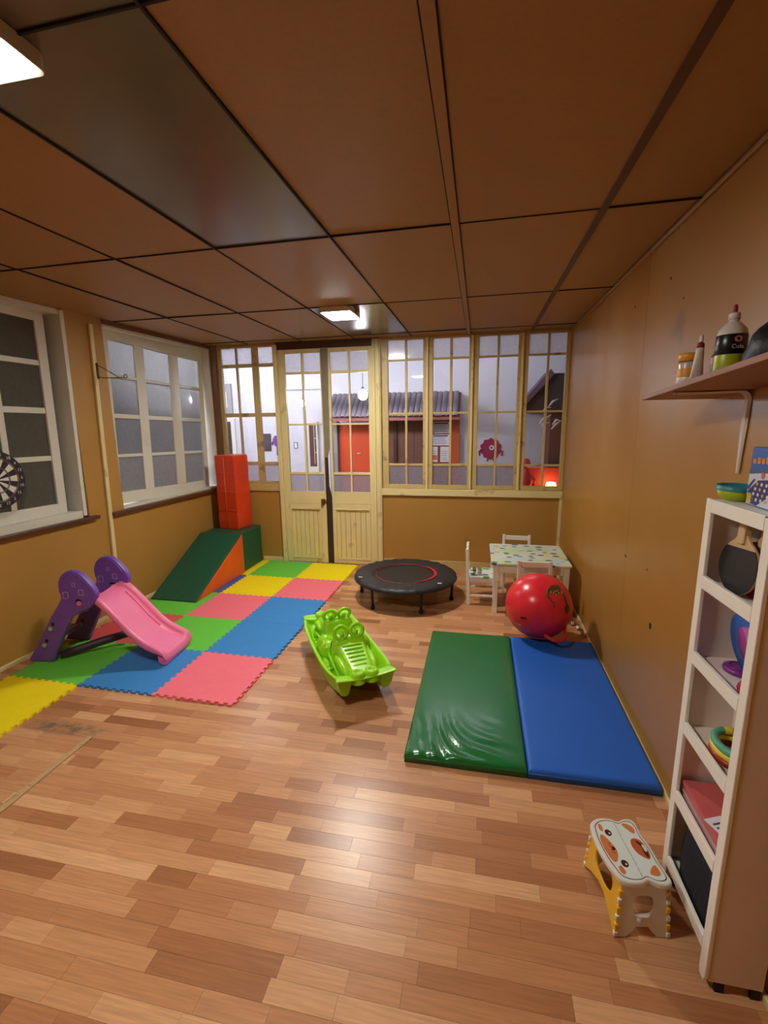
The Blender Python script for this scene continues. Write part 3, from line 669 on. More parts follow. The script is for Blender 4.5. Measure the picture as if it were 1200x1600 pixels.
b = B(); b.tube([(.0-.01, -hw-.002, .01), (-.006, -hw-.003, .85)], .0025, 5); b.done('seam', M('seam_thread', (240, 130, 70), .6), t)
for z in (.22, .44, .66):
    B().tube([(-hw, -hw-.001, z), (0, -hw-.002, z+.012), (hw, -hw-.001, z)], .003, 5).done('crease', OR2, t)

# ------------------------------------------------------------------ toy slide (local u along chute, v across)
PU = M('slide_purple', (118, 78, 178), .38, .06, 9, .03, 60); PKS = M('slide_pink', (246, 126, 172), .36, .03, 8, .02, 60)
t = thing('toy_slide', 'pink toddler slide with purple ladder sides', 'slide', (-3.185, 2.515, TZ), math.radians(5))
def smooth_poly(P, n=4):
    out = []
    N = len(P)
    for i in range(N):
        p0, p1, p2, p3 = (Vector(P[(i+k-1) % N]) for k in range(4))
        for k in range(n):
            s_ = k/n
            out.append(tuple(.5*((2*p1)+(p2-p0)*s_+(2*p0-5*p1+4*p2-p3)*s_**2+(3*p1-p0-3*p2+p3)*s_**3)))
    return out
SIDE = [(0.0, 0.0), (.10, 0), (.19, 0.0), (.225, .06), (.30, .20), (.385, .345), (.43, .385), (.54, .43), (.60, .50), (.605, .555), (.565, .62), (.50, .685), (.43, .70), (.36, .665), (.325, .59), (.335, .51), (.31, .455), (.22, .335), (.09, .13)]
for v0, lab in ((0.0, 'near'), (.345, 'far')):
    b = B(); b.prism([(u_, max(0.0003, z_)) for u_, z_ in smooth_poly(SIDE, 3)], v0, v0+.045, 'y')
    sp = b.done('side_panel', PU, t, bevel=.014, seg=3)
    vv = v0-.001
    b = B(); b.ringprism(smooth_poly([(u*.86+.065, z*.86+.08) for u, z in SIDE[7:16]], 3), smooth_poly([(u*.80+.094, z*.80+.113) for u, z in SIDE[7:16]], 3), vv-.004, vv+.002, 'y'); b.done('raised_rim', PU, sp, bevel=.002)
    for (u, z) in ((.155, .135), (.225, .265)):
        B().prism(circle(u, z, .016, .016, 14), vv-.010, vv+.002, 'y').done('bolt_cap', M('pale_green_cap', (150, 190, 120), .4), sp, bevel=.004)
        B().prism(circle(u+.02, z+.035, .012, .014, 12), vv-.0005, vv+.002, 'y').done('slot', DARK, sp)
    B().prism(circle(.47, .475, .026, .022, 16), vv-.0006, vv+.002, 'y').done('hole', DARK, sp); B().prism(circle(.475, .465, .02, .016, 14), vv-.003, vv+.002, 'y').done('peg', PKS, sp)
    for (u, z, w_, h_) in ((.50, .545, .02, .022), (.38, .52, .022, .026), (.45, .60, .012, .014)):
        b = B(); b.ringprism(rrect(u-w_, u+w_, z-h_, z+h_, .005, 2), rrect(u-w_*.7, u+w_*.7, z-h_*.75, z+h_*.75, .004, 2), vv-.0025, vv+.001, 'y'); b.done('sticker', M('lilac_print', (170, 140, 190), .5), sp)
for (u, z) in ((.12, .13), (.235, .30)):
    B().prism(rrect(u-.045, u+.045, z-.015, z+.015, .01), .046, .344, 'y').done('step', PU, t, bevel=.004)
B().tube([(.22, .05, .034), (.30, .11, .05), (.42, .21, .07), (.56, .335, .085)], [.026, .03, .032, .03], 10).done('brace', M('slide_purple_shaded', (66, 36, 62), .5), t)  # purple darkened here for the shadow the brace lies in
prof = [(.50, .47, .0), (.545, .468, 0), (.60, .435, 0), (.68, .355, 0), (.77, .245, 0), (.85, .165, 0), (.92, .118, 0), (.98, .098, 0), (1.03, .088, 0), (1.055, .07, 0), (1.06, .035, 0)]
rows = []
for k, (u, z, _) in enumerate(prof):
    h = [.02, .05, .062, .062, .062, .06, .055, .045, .03, .016, .005][k]
    wv = .0 if k < 2 else .012
    v0, v1 = .03-wv, .368+wv; tck = .022; e = .034
    rows.append([(u, v0, z-tck), (u, v0-.006, z+h*.55), (u, v0+.004, z+h), (u, v0+e, z+h), (u, v0+e+.012, z+h*.35), (u, v0+e+.024, z), (u, .12, z-.001), (u, .1935, z-.002), (u, .267, z-.001), (u, v1-e-.024, z), (u, v1-e-.012, z+h*.35), (u, v1-e, z+h), (u, v1-.004, z+h), (u, v1+.006, z+h*.55), (u, v1, z-tck), (u, .27, z-tck), (u, .12, z-tck)])
b = B(); b.grid(rows, closed_u=True); b.bm.faces.new(b.V[0]); b.bm.faces.new(b.V[-1]); chute = b.done('chute', PKS, t, subd=2)
B().prism([(.985, .075), (1.05, .062), (1.056, .01), (1.045, .0), (1.02, .0), (.99, .02)], .035, .352, 'y').done('foot', PKS, t, bevel=.01, seg=3)
for vv in (.312,): B().tube([(.60, vv, .440), (.68, vv, .361), (.77, vv, .252), (.85, vv, .172)], .006, 8).done('rib', PKS, t)

# ------------------------------------------------------------------ crocodile rocker (local s = towards the front, tt = left of front)
CG = M('rocker_lime', (156, 222, 26), .33, .03, 6, .02, 60)
t = thing('crocodile_rocker', 'lime green plastic crocodile rocker on the laminate', 'rocker', (-.905, 2.885, 0), math.radians(-57.4))
Lh, Wh = .485, .185
def bot_z(a): return .004+.085*a*a
rows = []
NS = 17
for k in range(NS):
    a = -1+2*k/(NS-1); s_ = a*Lh
    wd = Wh*(1.04-.18*abs(a)**4); rim = .165+.035*a*a; bot = bot_z(a); fl = .105+.02*a*a+.055*a**8
    e6 = abs(a)**6
    half = [(.56, (bot+.03)*(1-e6)+(fl-.016)*e6), (.60, bot+.004), (.66, bot), (.84, bot), (.90, bot+.006), (.95, rim*.55+bot*.45), (.985, rim-.008), (1.09, rim-.008), (1.12, rim), (1.09, rim+.007), (.98, rim+.006), (.90, rim-.03), (.84, fl+.012), (.74, fl)]
    rows.append([(s_, -wd*u, z) for u, z in half] + [(s_, 0, fl+.004)] + [(s_, wd*u, z) for u, z in reversed(half)] + [(s_, 0, fl-.012)])
b = B(); b.grid(rows, closed_u=True)
for V in (b.V[0], b.V[-1]):
    for k in range(6):
        for q in ((k, k+1, 12-k, 13-k), (28-k, 27-k, 16+k, 15+k)): b.bm.faces.new([V[i] for i in q])
    b.bm.faces.new([V[i] for i in (0, 13, 14, 29)]); b.bm.faces.new([V[i] for i in (14, 15, 28, 29)])
b.done('hull', CG, t, subd=1)
for sg in (1, -1):
    # end deck: lip that dips in the middle and flares up at both corners
    rr = []
    for k in range(13):
        tt = -1+2*k/12; at = abs(tt); z = .190+(.024 if sg > 0 else .014)*at**2; wl = Wh*(1.03 if sg > 0 else .95)*tt; e_ = Lh+.035+(.012 if sg > 0 else -.03)*at**3
        rr.append([(sg*(Lh-.045), wl*.9, z-.02), (sg*(Lh+.0), wl, z-.010), (sg*e_, wl*1.06, z-.006), (sg*(e_+.004), wl*1.07, z+.001), (sg*e_, wl*1.06, z+.007), (sg*Lh, wl, z+.004), (sg*(Lh-.045), wl*.9, z-.005)])
    b = B(); b.grid(rr, closed_u=True); b.bm.faces.new(b.V[0]); b.bm.faces.new(b.V[-1]); b.done('end_lip', CG, t, subd=1)
    for s2 in (-1, 1):
        q = [(.088, .186), (.182, .205), (.170, .12), (.154, .088), (.120, .078), (.102, .10)]
        b = B(); lo = [(sg*(Lh-.05), s2*y, z) for y, z in q]; hi = [(sg*(Lh+.03-(.21-z)*.22), s2*y, z) for y, z in q]
        b.grid([lo, hi], closed_u=True, smooth=False); b.bm.faces.new(b.V[0]); b.bm.faces.new(b.V[-1]); b.done('end_skirt', CG, t, bevel=.008)
    # head: brow wall behind the eyes, snout sloping down to the nostrils
    secs = [(.098, .100, .30), (.105, .100, .305), (.150, .102, .300), (.168, .100, .292), (.185, .094, .268), (.26, .088, .250), (.36, .078, .222), (.44, .070, .200), (.475, .066, .192), (.482, .064, .188)]
    rr = []
    for (s_, hw_, z1) in secs:
        z0 = .105 if s_ < .28 else .105+.065*(s_-.28)/.2
        rr.append([(sg*s_, -hw_*1.32, z0), (sg*s_, -hw_*1.22, z0+(z1-z0)*.35), (sg*s_, -hw_*1.02, z0+(z1-z0)*.85), (sg*s_, -hw_*.95, z1-.006), (sg*s_, -hw_*.85, z1), (sg*s_, 0, z1-.002), (sg*s_, hw_*.85, z1), (sg*s_, hw_*.95, z1-.006), (sg*s_, hw_*1.02, z0+(z1-z0)*.85), (sg*s_, hw_*1.22, z0+(z1-z0)*.35), (sg*s_, hw_*1.32, z0)])
    b = B(); b.grid(rr); b.bm.faces.new(b.V[0]); b.bm.faces.new(b.V[-1]); hd = b.done('head', CG, t, subd=1)
    for s2 in (-1, 1):
        # eye ring standing on the brow, open in the middle (hand hold)
        pts = [(sg*(.150-.012*math.sin(2*pi*k/22)), s2*.055+.043*math.cos(2*pi*k/22), .330+.040*math.sin(2*pi*k/22)) for k in range(22)]
        B().tube(pts, .0125, 10, closed=True).done('eye_ring', CG, hd)
        b = B(); b.lathe([(0, -.014)]+[(.017*math.sin(pi*k/8), -.020*math.cos(pi*k/8)) for k in range(1, 8)]+[(0, .020)], 12, (sg*.150, s2*.048, .318)); b.done('eyeball', CG, hd)
        b = B(); b.lathe([(.047, 0), (.045, .045), (.040, .062), (.030, .069), (.020, .068), (.016, .058), (0, .055)], 20, (sg*.475, s2*.044, .155)); b.done('nostril', CG, hd)
        b = B(); b.tube([(sg*.20, s2*.112, .205), (sg*.28, s2*.108, .205), (sg*.36, s2*.098, .185), (sg*.43, s2*.088, .165)], [.010, .022, .026, .012], 12); b.done('cheek', CG, hd)
        b = B(); b.tube([(sg*.12, s2*.135, .185), (sg*.24, s2*.135, .165), (sg*.38, s2*.120, .13)], [.006, .012, .006], 8); b.done('jaw_line', CG, hd)
        # leg lying along the side: round thigh, knee, toes
        b = B(); b.lathe([(0, -.075)]+[(.062*math.sin(pi*k/10), -.075*math.cos(pi*k/10)) for k in range(1, 10)]+[(0, .075)], 18, (sg*.045, s2*.118, .165)); b.done('thigh', CG, t)
        b = B(); b.tube([(sg*.02, s2*.15, .13), (sg*.10, s2*.152, .125), (sg*.19, s2*.148, .122)], [.018, .022, .014], 10); b.done('foot', CG, t)
        for q in range(3): B().lathe([(0, -.013), (.013, -.006), (.013, .006), (0, .014)], 10, (sg*(.205+.006*q), s2*(.128+.015*q), .126)).done('toe', CG, t)
    for q in range(6):
        s_ = .215+.034*q; hw_ = .062-.003*q; z = .264-.0085*q-.0004*q*q
        B().tube([(sg*s_, -hw_, z-.006), (sg*s_, -hw_*.85, z), (sg*s_, 0, z+.002), (sg*s_, hw_*.85, z), (sg*s_, hw_, z-.006)], .0075, 8).done('snout_ridge', CG, hd)
# saddle scooped between the two heads
rr = []
for k in range(11):
    a = -1+2*k/10; s_ = a*.104; z = .165+.125*a*a
    rr.append([(s_, -.128, .10), (s_, -.118, z*.6+.06), (s_, -.10, z-.012), (s_, -.075, z), (s_, 0, z+.004), (s_, .075, z), (s_, .10, z-.012), (s_, .118, z*.6+.06), (s_, .128, .10)])
b = B(); b.grid(rr); b.done('saddle', CG, t, subd=1)

# ------------------------------------------------------------------ gym mats
def gym_mat(name, x0, y0, wd, ln, th, mat, lab, wr, rz=0):
    nx, ny = 40, 90; rows = []
    def H(u, v):
        d = min(u, wd-u, v, ln-v); e = min(1, d/.012); z = th*(.80+.20*math.sin(e*pi/2))
        if wr:
            k = max(0, 1-v/.42)*max(0, 1-abs(u-.2)/.34)
            z += .011*k*math.sin(75*(u*.8+v*.55)+5*math.sin(9*u-4*v))*(.4+.6*abs(math.sin(13*u+2)))
            z += .002*max(0, 1-u/.2)*math.sin(40*v)*max(0, 1-v/.6)
        z += .0015*math.sin(5*u+3*v)
        return z
    b = B()
    us = [0, .003, .007, .013]+[.013+(wd-.026)*i/(nx-6) for i in range(1, nx-6)]+[wd-.013, wd-.007, wd-.003, wd]; vs_ = [0, .003, .007, .013]+[.013+(ln-.026)*j/(ny-6) for j in range(1, ny-6)]+[ln-.013, ln-.007, ln-.003, ln]
    rows = [[(u, v, H(u, v)) for u in us] for v in vs_]
    b.grid(rows); V = b.V
    per = [V[0][i] for i in range(nx+1)]+[V[j][nx] for j in range(1, ny+1)]+[V[ny][i] for i in range(nx-1, -1, -1)]+[V[j][0] for j in range(ny-1, 0, -1)]
    lo = [b.bm.verts.new((v.co.x, v.co.y, .001)) for v in per]
    for i in range(len(per)):
        j = (i+1) % len(per); f = b.bm.faces.new((per[i], per[j], lo[j], lo[i])); f.smooth = True
    b.bm.faces.new(lo)
    t = thing(name, lab, 'gym mat', (x0, y0, 0), rz, 'folding gym mats by the right wall')
    b.done('cover', mat, t)
    pp = [(0, 0, th*.55), (wd, 0, th*.55), (wd, ln, th*.55), (0, ln, th*.55)]
    B().tube(pp, .0035, 6, closed=True).done('piping', mat, t)
gym_mat('gym_mat', -.335, 2.035, .597, 1.425, .052, M('vinyl_green', (24, 108, 52), .22, .06, 5, .03, 25), 'dark green gym mat with wrinkled near end', True)
gym_mat('gym_mat', .268, 2.035, .585, 1.425, .052, M('vinyl_blue', (26, 98, 200), .5, .04, 5, .03, 40), 'blue gym mat lying along the right wall', False)

# ------------------------------------------------------------------ trampoline
BK = M('black_nylon', (34, 34, 40), .5, .15, 12, .2, 60); BKM = M('black_mesh', (38, 34, 34), .6, .1, 300, .3, 500); BKT = M('black_tube', (22, 22, 24), .3, .05)
t = thing('mini_trampoline', 'round black mini trampoline with red edging', 'trampoline', (-.685, 4.285, 0), 0)
TR, TH = .495, .225
b = B(); N = 96; rr = []
for (r, z, wv) in ((.285, .0, 0), (.295, .010, .001), (.34, .015, .004), (.43, .018, .006), (.47, .014, .005), (TR, .002, .002), (TR+.006, -.02, .001), (TR-.004, -.03, 0)):
    rr.append([(r*math.cos(2*pi*k/N), r*math.sin(2*pi*k/N), TH+z+wv*math.sin(k*2*pi*13/N*2.0+r*30)*.8+wv*.5*math.sin(k*1.9)) for k in range(N)])
b.grid(rr, closed_u=True); b.done('pad_skirt', BK, t)
B().lathe([(0, 0), (.28, 0), (.30, .003), (.30, -.003), (0, -.003)], 64, (0, 0, TH)).done('jump_mat', BKM, t)
b = B(); b.tube([(.287*math.cos(a), .287*math.sin(a), TH+.006) for a in [2*pi*k/60 for k in range(60)]], .0035, 6, closed=True); b.done('red_edging', M('red_tape', (190, 34, 48), .5), t)
rrr = [[((.342+e)*math.cos(a), (.342+e)*math.sin(a), TH+.0185) for a in [math.radians(-62+3*k) for k in range(38)]] for e in (0.0, .028)]
# crescent red band, widest at the right
b = B(); rows = []
for k in range(38):
    a = math.radians(-60+2.9*k); e = .024*math.sin(pi*k/37)
    rows.append([(q*math.cos(a), q*math.sin(a), TH+zz) for q, zz in ((.278, .004), (.28, .0150), (.286+e, .0200), (.288+e, .010))])
b.grid(rows, closed_u=True); b.bm.faces.new(b.V[0]); b.bm.faces.new(b.V[-1]); b.done('red_band', MATS['red_tape'], t)
B().tube([(TR*.955*math.cos(2*pi*k/64), TR*.955*math.sin(2*pi*k/64), TH-.022) for k in range(64)], .0135, 8, closed=True).done('frame_ring', BKT, t)
for k in range(6):
    a = math.radians(-63+60*k); ca, sa = math.cos(a), math.sin(a)
    lg = B().tube([(.46*ca, .46*sa, TH-.03), (.455*ca, .455*sa, .10), (.45*ca, .45*sa, .012)], .0125, 10).done('leg', BKT, t)
    B().lathe([(0, 0), (.019, 0), (.019, .03), (.0125, .034), (0, .034)], 12, (.45*ca, .45*sa, 0.0005)).done('rubber_foot', M('black_rubber', (18, 18, 18), .8), lg)
for a in (-150, -38): B().box(-.018, .018, -.008, .008, 0, .002).done('white_tag', PAPER, t, loc=(.455*math.cos(math.radians(a)), .455*math.sin(math.radians(a)), TH+.024))

# ------------------------------------------------------------------ children's table and chairs
def dotted(name):
    m = bpy.data.materials.new(name); m.use_nodes = True; nt = m.node_tree; b = nt.nodes['Principled BSDF']; N = nt.nodes.new; K = nt.links.new
    tc = N('ShaderNodeTexCoord'); mp = N('ShaderNodeMapping'); mp.inputs['Scale'].default_value = (9, 13, 1); K(tc.outputs['Object'], mp.inputs[0])
    vo = N('ShaderNodeTexVoronoi'); vo.inputs['Scale'].default_value = 1; vo.inputs['Randomness'].default_value = .75; K(mp.outputs[0], vo.inputs['Vector'])
    lt = N('ShaderNodeMath'); lt.operation = 'LESS_THAN'; lt.inputs[1].default_value = .30; K(vo.outputs['Distance'], lt.inputs[0])
    sp = N('ShaderNodeSeparateColor'); K(vo.outputs['Color'], sp.inputs[0])
    rp = N('ShaderNodeValToRGB'); rp.color_ramp.interpolation = 'CONSTANT'; e = rp.color_ramp.elements
    e[0].position = 0; e[0].color = L3((64, 96, 140)); e[1].position = .28; e[1].color = L3((96, 156, 90))
    for p, c in ((.5, (72, 120, 110)), (.66, (196, 204, 110)), (.85, (214, 226, 222))): q = e.new(p); q.color = L3(c)
    K(sp.outputs[0], rp.inputs[0])
    v2 = N('ShaderNodeTexVoronoi'); v2.inputs['Scale'].default_value = .55; K(mp.outputs[0], v2.inputs['Vector'])
    r2 = N('ShaderNodeValToRGB'); r2.color_ramp.interpolation = 'CONSTANT'; f = r2.color_ramp.elements
    f[0].position = 0; f[0].color = L3((222, 230, 222)); f[1].position = .4; f[1].color = L3((206, 228, 190)); q = f.new(.65); q.color = L3((228, 226, 180)); q = f.new(.82); q.color = L3((206, 222, 226))
    s2 = N('ShaderNodeSeparateColor'); K(v2.outputs['Color'], s2.inputs[0]); K(s2.outputs[1], r2.inputs[0])
    mx = N('ShaderNodeMix'); mx.data_type = 'RGBA'; K(lt.outputs[0], mx.inputs[0]); K(r2.outputs[0], mx.inputs[6]); K(rp.outputs[0], mx.inputs[7]); K(mx.outputs[2], b.inputs['Base Color'])
    b.inputs['Roughness'].default_value = .35
    return m
DOT = dotted('leaf_print_top')
t = thing('childrens_table', 'low white children\'s table with a dotted green top', 'table', (.455, 4.325, 0), .01)
B().prism(rrect(-.335, .335, -.335, .335, .02), .452, .470).done('tabletop', DOT, t, bevel=.003)
for sx in (-1, 1):
    for sy in (-1, 1):
        B().hexa([(sx*.295-.019, sy*.295-.019, .0005), (sx*.295+.019, sy*.295-.019, .0005), (sx*.295+.019, sy*.295+.019, .0005), (sx*.295-.019, sy*.295+.019, .0005), (sx*.295-.024, sy*.295-.024, .451), (sx*.295+.024, sy*.295-.024, .451), (sx*.295+.024, sy*.295+.024, .451), (sx*.295-.024, sy*.295+.024, .451)]).done('leg', WPAINT, t, bevel=.003)
for s in (-1, 1):
    B().box(-.27, .27, s*.30-.009, s*.30+.009, .375, .4515).done('apron', WPAINT, t, bevel=.002); B().box(s*.30-.009, s*.30+.009, -.27, .27, .375, .4515).done('apron', WPAINT, t, bevel=.002)
def kid_chair():
    t = thing('childrens_chair', '', 'chair', (0, 0, 0), 0, 'white children\'s chairs around the low table')    # faces +x
    for s in (-1, 1):
        B().hexa([(-.142, s*.125-.013, .0005), (-.110, s*.125-.013, .0005), (-.110, s*.125+.013, .0005), (-.142, s*.125+.013, .0005), (-.16, s*.125-.013, .54), (-.132, s*.125-.013, .54), (-.132, s*.125+.013, .54), (-.16, s*.125+.013, .54)]).done('back_leg', WPAINT, t, bevel=.003)
        B().box(.105, .133, s*.125-.013, s*.125+.013, .0005, .268).done('leg', WPAINT, t, bevel=.003)
        B().box(-.115, .11, s*.125-.008, s*.125+.008, .225, .267).done('side_rail', WPAINT, t, bevel=.002); B().box(-.12, .11, s*.125-.008, s*.125+.008, .085, .105).done('stretcher', WPAINT, t, bevel=.002)
    B().prism(rrect(-.115, .145, -.142, .142, .012), .268, .283).done('seat', DOT, t, bevel=.003)
    for z0, z1 in ((.485, .53), (.40, .435)): B().box(-.152, -.136, -.114, .114, z0, z1).done('back_slat', WPAINT, t, bevel=.003)
    for x in (-.125, .118): B().box(x-.008, x+.008, -.113, .113, .235, .266).done('cross_rail', WPAINT, t, bevel=.002)
    return t
c1 = kid_chair(); c1.location = (.055, 4.29, 0); c1['label'] = 'white children\'s chair at the left side of the table, seat in view'
c2 = copy_tree(c1); c2.location = (.47, 4.02, 0); c2.rotation_euler.z = pi/2+.02; c2['label'] = 'white children\'s chair in front of the table, behind the red ball'
c3 = copy_tree(c1); c3.location = (.385, 4.63, 0); c3.rotation_euler.z = -pi/2-.02; c3['label'] = 'white children\'s chair behind the table, only its back rail showing'

# ------------------------------------------------------------------ red hopper ball
BR = .245
BC = Vector((.468, 3.50, .302))
t = thing('hopper_ball', 'big red hopper ball with a handle beside the blue mat', 'ball', BC)
RED = M('ball_red', (232, 44, 58), .26, .03, 5, .0)
B().lathe([(0, -BR)]+[(BR*math.sin(pi*k/32), -BR*math.cos(pi*k/32)) for k in range(1, 32)]+[(0, BR)], 48).done('shell', RED, t)
tocam = (Vector((0, 0, CH))-BC).normalized(); ru = Vector((0, 0, 1)); bx = ru.cross(tocam).normalized(); by = tocam.cross(bx)
def on_ball(a, b_, e=.0012):                                   # a, b_: -1..1 across the disc seen from the room side
    c = math.sqrt(max(.02, 1-a*a-b_*b_)); return (bx*a+by*b_+tocam*c)*(BR+e)
def patch(poly, mat, name, e=.001, sub=True):
    cx = sum(p[0] for p in poly)/len(poly); cy_ = sum(p[1] for p in poly)/len(poly)
    b = B(); vs = [[b.bm.verts.new(on_ball(cx+(x-cx)*k, cy_+(y-cy_)*k, e)) for x, y in poly] for k in (1, .66, .33)]; c0 = b.bm.verts.new(on_ball(cx, cy_, e)); n = len(poly)
    for i in range(n):
        j = (i+1) % n
        for A, C in zip(vs, vs[1:]): b.bm.faces.new((A[i], A[j], C[j], C[i]))
        b.bm.faces.new((vs[-1][i], vs[-1][j], c0))
    b.done(name, mat, t, smooth=True)
PG = M('print_olive', (84, 64, 20), .4, .25, 30); PY = M('print_gold', (220, 180, 90), .4)
patch([(.27, .52), (.33, .62), (.42, .64), (.50, .66), (.58, .60), (.62, .48), (.56, .40), (.50, .35), (.40, .36), (.33, .42)], PG, 'print_crown')
for x, y in ((.33, .42), (.40, .40), (.47, .37), (.54, .42), (.44, .45), (.50, .48)): patch(circle(x, y, .022, .022, 8), PY, 'print_dot', .0018)
for pts in ([(.27, .52), (.22, .40), (.24, .28), (.34, .18), (.42, .10), (.44, -.02)], [(.62, .48), (.68, .36), (.74, .22), (.80, .05)]):
    b = B(); b.tube([on_ball(x, y, .0003) for x, y in pts], [.009, .010, .010, .007, .006, .004][:len(pts)], 6); b.done('print_curl', PG, t)
patch(circle(.80, -.02, .075, .13, 14), PG, 'print_pad'); patch(circle(-.40, -.42, .10, .035, 12), M('print_dark', (90, 8, 40), .4), 'print_mark')
h0, h1 = on_ball(.22, -.84, 0), on_ball(.78, -.60, 0); mid = (h0+h1)/2; outw = mid.normalized(); 
pts = []
for k in range(9):
    s = k/8; p = h0.lerp(h1, s) + outw*(.075*math.sin(pi*s)**.6) + tocam*.02*math.sin(pi*s); p.z = max(p.z, -BC.z+.066); pts.append(p)
B().tube(pts, [.016]+[.0115]*7+[.016], 10).done('handle', M('handle_red', (206, 36, 56), .4), t)
PEG = M('white_plastic', (220, 216, 208), .4)
for k, (x, y) in enumerate(((.795, 3.86), (.825, 3.78), (.835, 3.68))):
    t2 = thing('plastic_castor', ('farthest', 'middle', 'nearest')[k]+' of the three little white plastic castors between ball and wall', 'castor', (x, y, 0), 0, 'white castors by the wall')
    B().tube([(-.012, 0, .018), (.012, 0, .018)], .0175, 14).done('wheel', PEG, t2); B().tube([(0, 0, .03), (0, .004, .05)], [.008, .006], 8).done('stem', STEEL, t2)
#NEXT2
# ------------------------------------------------------------------ narrow storage shelf by the right wall
def holed(outer, hc, hrx, hrz, n=40, power=2.0):
    """outer polygon (star-shaped round hc) and a superellipse hole, resampled to matching loops"""
    ang = sorted(set([round(-pi+2*pi*k/n, 4) for k in range(n)] + [round(math.atan2(z-hc[1], x-hc[0]), 4) for x, z in outer]))
    O, I = [], []
    for a in ang:
        d = (math.cos(a), math.sin(a)); best = None
        for i in range(len(outer)):
            p, q = outer[i], outer[(i+1) % len(outer)]
            ex, ez = q[0]-p[0], q[1]-p[1]; den = d[0]*ez-d[1]*ex
            if abs(den) < 1e-9: continue
            t_ = ((p[0]-hc[0])*ez-(p[1]-hc[1])*ex)/den; s_ = ((p[0]-hc[0])*d[1]-(p[1]-hc[1])*d[0])/den
            if t_ > 1e-6 and -1e-6 <= s_ <= 1+1e-6 and (best is None or t_ < best): best = t_
        O.append((hc[0]+d[0]*best, hc[1]+d[1]*best))
        r = (abs(d[0]/hrx)**power+abs(d[1]/hrz)**power)**(-1/power); I.append((hc[0]+d[0]*r, hc[1]+d[1]*r))
    return O, I
SHW = M('shelf_white', (242, 238, 228), .4, .03, 8, .04, 70, dirt=((176, 160, 136), 10, .7)); SHB = M('shelf_side_board', (226, 212, 204), .5, .03, 8)
SX0, SX1, SY0, SY1 = .712, .858, 1.262, 1.605
t = thing('storage_shelf', 'narrow white open shelf with five tiers at the right edge', 'shelf')
B().box(SX0+.0005, SX1, SY0, SY0+.014, .035, 1.447).done('side_panel', SHB, t, bevel=.002); B().box(SX0+.0005, SX1, SY1-.014, SY1, .035, 1.447).done('side_panel', SHB, t, bevel=.002)
B().box(SX1-.006, SX1-.0005, SY0+.0145, SY1-.0145, .06, 1.44).done('back_panel', SHB, t)
for y0, y1 in ((SY0-.002, SY0+.034), (SY1-.034, SY1+.002)):
    B().prism([(y0, .05), (y0+.008, .03), (y1-.004, .03), (y1, .05), (y1, 1.45), (y0, 1.45)], SX0-.012, SX0, 'x').done('post', SHW, t, bevel=.002)
RAILS = ((1.41, 1.45), (1.165, 1.207), (.906, .948), (.648, .690), (.380, .422), (.108, .150))
for z0, z1 in RAILS:
    B().hexa([(SX0-.013, SY0+.0345, z0+.006), (SX0, SY0+.0345, z0+.006), (SX0, SY1-.0345, z0), (SX0-.013, SY1-.0345, z0), (SX0-.013, SY0+.0345, z1+.006), (SX0, SY0+.0345, z1+.006), (SX0, SY1-.0345, z1), (SX0-.013, SY1-.0345, z1)]).done('rail', SHW, t, bevel=.002)
    B().box(SX0+.0005, SX1-.0065, SY0+.0145, SY1-.0145, z0+.008, z0+.018).done('shelf_board', SHB, t) if z1 < 1.4 else B().box(SX0+.0005, SX1-.0005, SY0+.0145, SY1-.0145, 1.432, 1.447).done('top_board', SHW, t)
for x in (.745, .84):
    for y in (SY0+.006, SY1-.006): B().box(x-.012, x+.012, y-.006, y+.006, .0005, .0348).done('foot', DARK, t)
# contents, tier by tier
PWD = M('paddle_wood', (206, 176, 132), .5, .08, 20, stretch=(1, 1, .2)); PBK = M('paddle_black', (34, 34, 36), .5, .05); PRD = M('paddle_red', (186, 46, 58), .45, .05)
def paddle(loc, rx, lab, faces):
    t = thing('table_tennis_paddle', lab, 'paddle', loc, 0, 'paddles on the top tier')
    blade = [(.084*math.cos(a), .082*math.sin(a)+.0) for a in [math.radians(-245+310*k/28) for k in range(29)]]
    b = B(); b.prism([(y, z+.083) for y, z in blade]+[(.018, .178), (-.018, .178)], -.003, .003, 'x'); b.done('blade', PWD, t)
    fl = [p for p in blade if p[1] < .056]
    for s, m in ((-1, faces[0]), (1, faces[1])):
        b = B(); b.prism([(y*.985, z*.985+.083) for y, z in fl], s*.0034, s*.0055, 'x'); b.done('rubber', m, t)
    b = B(); b.prism(rrect(-.015, .015, .15, .228, .006, 3), -.011, .011, 'x'); b.done('handle', PWD, t, bevel=.004)
    t.rotation_euler = rx
    return t
paddle((.742, 1.47, 1.186), (math.radians(-4), math.radians(5), math.radians(6)), 'table tennis paddle with black face and wooden handle on the top tier', (PBK, PRD))
paddle((.775, 1.462, 1.186), (math.radians(9), math.radians(4), math.radians(2)), 'second table tennis paddle with red face behind the black one', (PRD, PRD))
def disc_mesh(r, r2, w_): return [(0, 0), (r2, 0), (r, -.0), (r+.004, w_*.5), (r, w_), (r2, w_*.8), (0, w_*.8)]
t = thing('flying_disc', 'blue and magenta flying disc leaning in the second tier', 'flying disc', (.79, 1.425, 1.038)); t.rotation_euler = (0, math.radians(-90-10), 0)
B().lathe([(.066, 0), (.104, 0), (.108, .006), (.104, .012), (.066, .010)], 36).done('rim', M('disc_blue', (44, 104, 196), .4), t); B().lathe([(0, .001), (.0665, .001), (.0665, .010), (0, .010)], 36).done('centre', M('disc_magenta', (176, 70, 164), .4), t)
b = B(); b.prism([(0, 0), (.055, -.03), (.06, .0), (.055, .03)], .0103, .0115); b.done('pale_wedge', M('disc_pale', (206, 120, 190), .4), t)
